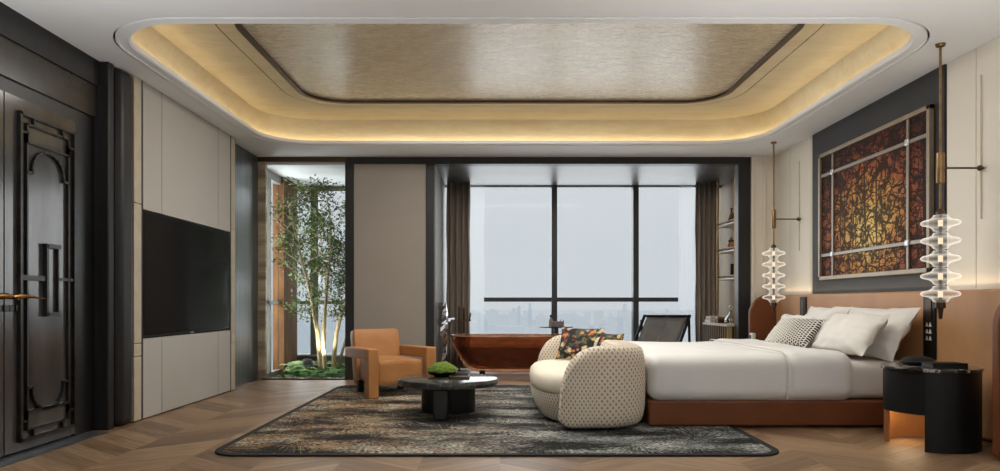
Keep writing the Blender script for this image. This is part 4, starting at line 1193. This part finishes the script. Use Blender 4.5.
part(bell, 'body', MB().lathe([(.001, .001), (.075, .001), (.07, .02), (.05, .06), (.035, .12), (.03, .15), (.001, .155)], (3.27, 9.96, 2.12), 24), M['brass'], smooth=60)
part(bell, 'neck', MB().lathe([(.012, .15), (.012, .20), (.022, .215), (.018, .22), (.001, .22)], (3.27, 9.96, 2.12), 16), M['bronze'], smooth=60)
jar = thing('lantern_jar', 'amber jar with dark cap on the middle brass shelf', 'jar', (3.27, 9.97, 1.74))
part(jar, 'body', MB().lathe([(.001, .001), (.05, .001), (.06, .02), (.062, .09), (.045, .12), (.001, .122)], (3.27, 9.97, 1.74), 24), M['amber_jar'], smooth=50)
part(jar, 'cap', MB().lathe([(.001, .12), (.042, .12), (.042, .15), (.015, .165), (.015, .185), (.001, .19)], (3.27, 9.97, 1.74), 20), M['black_gloss'], smooth=40)
part(jar, 'foot_ring', MB().lathe([(.064, .002), (.068, .02), (.062, .025)], (3.27, 9.97, 1.74), 24), M['bronze'])
bkx = [(9.90, .20, 'tall dark book standing on the bottom brass shelf, nearer the room', M['black_matte']), (9.94, .19, 'tall dark book standing on the bottom brass shelf, nearer the window', M['bronze'])]
for y, h, lab, m in bkx:
    t = thing('book', lab, 'book', (3.3, y, 1.35), 0, 'books on the brass shelf')
    part(t, 'cover', MB().box(3.24, 3.40, y - .017, y - .013, 1.3505, 1.35 + h).box(3.24, 3.40, y + .013, y + .017, 1.3505, 1.35 + h).box(3.238, 3.243, y - .017, y + .017, 1.3505, 1.35 + h), m)
    part(t, 'pages', B(3.243, 3.395, y - .013, y + .013, 1.353, 1.345 + h), M['paper'])

# ------------------------------------------------------------------ the city outside, seen from a high floor
EZ = -150.0
struct('ground', B(-9000, 9000, 600, 16000, EZ - 5, EZ), M['haze_pale_ground'])
rc = random.Random(21)
def at(px, d): return (px - 500) * d / 705.0
def building(px, wpx, top, d, kind):
    x = at(px, d); wm = wpx * d / 705.0; z1 = 1.0 - (top - 303) * d / 705.0
    mb = MB()
    dep = wm * rc.uniform(.8, 1.2)
    if kind == 0: mb.box(x - wm / 2, x + wm / 2, d, d + dep, EZ, z1)
    elif kind == 1:
        mb.box(x - wm / 2, x + wm / 2, d, d + dep, EZ, z1 - (z1 - EZ) * .12).box(x - wm * .32, x + wm * .32, d + dep * .2, d + dep * .8, EZ, z1)
    else:
        h = z1 - EZ
        mb.box(x - wm / 2, x + wm / 2, d, d + dep, EZ, EZ + h * .7).box(x - wm * .36, x + wm * .36, d + dep * .15, d + dep * .85, EZ, EZ + h * .85)
        mb.lathe([(wm * .25, 0), (wm * .05, h * .1), (wm * .02, h * .15), (.01, h * .15)], (x, d + dep / 2, EZ + h * .85), 8)
    return mb
feature = [(530, 4, 303.5, 2400, 1), (541, 9, 316, 1800, 0), (514, 4, 308, 2800, 0), (519, 3, 306, 2800, 0), (504, 3, 310, 2600, 2), (510, 3, 314, 3000, 0), (486, 4, 320, 1600, 0), (625, 5, 304, 2400, 1), (612, 5, 316, 2000, 0), (621, 5, 317, 2000, 0),
           (570, 6, 313, 3600, 2), (585, 5, 314, 3600, 2), (654, 3, 309, 2800, 2), (664, 3, 313, 3000, 0), (596, 4, 324, 3000, 0), (603, 5, 322, 3000, 0), (546, 4, 322, 2400, 0), (495, 6, 325, 2000, 0), (560, 5, 323, 2800, 1), (635, 6, 326, 2600, 0), (674, 4, 318, 2600, 0), (479, 5, 316, 3000, 1), (525, 5, 321, 2800, 0),
           (301, 5, 318, 1800, 1), (305, 5, 326, 1500, 0), (311, 4, 322, 2000, 0), (322, 5, 324, 1700, 1), (331, 6, 317, 1900, 0), (339, 5, 326, 1600, 0), (297, 4, 330, 1700, 0), (316, 6, 332, 1400, 0), (335, 5, 334, 1500, 1)]
foot = [(at(px, d) - wpx * d / 1410 - 4, at(px, d) + wpx * d / 1410 + 4, d - 4, d + 1.3 * wpx * d / 705 + 4) for px, wpx, top, d, k in feature]
for i, (px, wpx, top, d, k) in enumerate(feature):
    lab = 'hazy pale tower of the skyline beyond the bay window' if px > 400 else 'hazy pale blue tower block seen through the garden glazing'
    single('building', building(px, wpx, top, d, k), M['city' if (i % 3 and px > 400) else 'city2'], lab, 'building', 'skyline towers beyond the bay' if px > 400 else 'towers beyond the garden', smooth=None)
low = MB()
for i in range(420):
    d = rc.uniform(1500, 7000); x = at(rc.uniform(250, 760), d); wm = rc.uniform(20, 70); h = rc.uniform(20, 95)
    if any(x < b and x + wm > a and d < f and d + wm > e for a, b, e, f in foot): continue
    low.box(x, x + wm, d, d + wm, EZ, EZ + h)
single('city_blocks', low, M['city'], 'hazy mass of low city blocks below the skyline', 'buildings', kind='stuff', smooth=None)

hz = NT('horizon_haze')
hz.t.links.new(hz.n('VolumeScatter', {'Color': (0.98, 0.985, 1.0, 1), 'Density': 0.0007, 'Anisotropy': 0.0}).outputs[0], hz.out.inputs['Volume'])
ho = struct('haze', B(-3500, 3500, 400, 1380, EZ + .5, 130), hz.m)
# ------------------------------------------------------------------ rear of the room (behind the viewer): unseen wall, left open to add fill light
struct('wall_rear', MB().box(-3.5, 3.7, Y0 - .12, Y0, 0, .1).box(-3.5, 3.7, Y0 - .12, Y0, 2.7, CH).box(-3.5, -2.9, Y0 - .12, Y0, .1, 2.7).box(3.1, 3.7, Y0 - .12, Y0, .1, 2.7), M['cream_wall'])

# ------------------------------------------------------------------ light
wld = bpy.data.worlds.new('overcast'); scene.world = wld; wld.use_nodes = True
nt = wld.node_tree; nt.nodes.clear()
wo = nt.nodes.new('ShaderNodeOutputWorld'); bg = nt.nodes.new('ShaderNodeBackground')
tc = nt.nodes.new('ShaderNodeTexCoord'); sp = nt.nodes.new('ShaderNodeSeparateXYZ'); rp = nt.nodes.new('ShaderNodeValToRGB')
nt.links.new(tc.outputs['Generated'], sp.inputs[0]); nt.links.new(sp.outputs[2], rp.inputs[0])
e = rp.color_ramp.elements
e[0].position = 0.0; e[0].color = lin((206, 211, 217)); e[1].position = 0.25; e[1].color = lin((212, 216, 219))
nt.links.new(rp.outputs[0], bg.inputs[0]); bg.inputs[1].default_value = 1.06
nt.links.new(bg.outputs[0], wo.inputs[0])

def area(name, loc, rot, sx, sy, power, col, portal=False):
    l = bpy.data.lights.new(name, 'AREA'); l.shape = 'RECTANGLE'; l.size = sx; l.size_y = sy; l.energy = power; l.color = col
    o = bpy.data.objects.new(name, l); COL.objects.link(o); o.location = loc; o.rotation_euler = rot
    if portal: l.cycles.is_portal = True
    return o
area('rear_fill', (0.1, Y0 - .3, 1.4), (PI / 2, 0, 0), 6.0, 2.6, 14, (.97, .985, 1.0))  # fill lamp added outside the unseen rear opening
area('daylight_bay', (0.6, 13.2, 3.4), (-PI / 2 + .12, 0, 0), 9.0, 5.0, 420, (.95, .98, 1.0))
for x in (-2.4, 1.9):
    area('ceiling_fill', (x, 2.8, 1.5), (PI, 0, 0), .5, .5, 46, (.97, .99, .99))  # unseen lamps added to brighten the ceiling from below
# warm strip on the wall above the headboard, garden uplight, glow below the nightstand
area('daylight_garden', (-2.9, 12.6, 2.4), (-PI / 2 + .1, 0, 0), 3.0, 4.0, 105, (.95, .98, 1.0))
area('daylight_garden_side', (-3.45, 9.7, 1.4), (0, -PI / 2, 0), 2.5, .8, 60, (.95, .98, 1.0))
area('headboard_strip', (3.50, 6.68, 1.13), (PI, 0, 0), .04, 4.2, 1.8, (1.0, .75, .45))
def spot(name, loc, target, power, col, ang, blend=.6, r=.03):
    l = bpy.data.lights.new(name, 'SPOT'); l.energy = power; l.color = col; l.spot_size = R(ang); l.spot_blend = blend; l.shadow_soft_size = r
    o = bpy.data.objects.new(name, l); COL.objects.link(o); o.location = loc
    o.rotation_euler = (Vector(target) - Vector(loc)).to_track_quat('-Z', 'Y').to_euler()
for z in (2.78, 2.10, 1.72, 1.33):
    area('shelf_glow', (3.33, 9.92, z - .01), (0, 0, 0), .1, .8, .7, (1.0, .86, .66))
spot('garden_uplight', (-2.55, 9.80, .20), (-2.45, 10.08, .55), 34, (1.0, .92, .68), 60)
area('nightstand_glow', (2.92, 5.06, 0.24), (0, 0, 0), .2, .2, 1.3, (1.0, .72, .42))
area('tray_fill', (0.15, 6.6, 3.17), (0, 0, 0), 3.4, 1.5, 115, (1.0, .97, .91))  # soft overhead fill added below the tray, no fixture
for x, y in ((-1.8, 3.6), (1.9, 3.6)):
    spot('overhead_fill', (x, y, CH - .02), (x, y, 0), 12, (1.0, .95, .88), 110)  # fill spots added out of view, without fixtures

vs_ = scene.view_settings
scene.display_settings.display_device = 'sRGB'
vs_.view_transform = 'Standard'; vs_.look = 'None'; vs_.exposure = 0.0; vs_.gamma = 1.0; vs_.use_curve_mapping = False
scene.cycles.volume_bounces = 3; scene.cycles.max_bounces = 10; scene.cycles.diffuse_bounces = 5; scene.cycles.transparent_max_bounces = 16
scene.cycles.caustics_reflective = False; scene.cycles.caustics_refractive = False
scene.cycles.sample_clamp_indirect = 6.0
scene.cycles.use_denoising = True
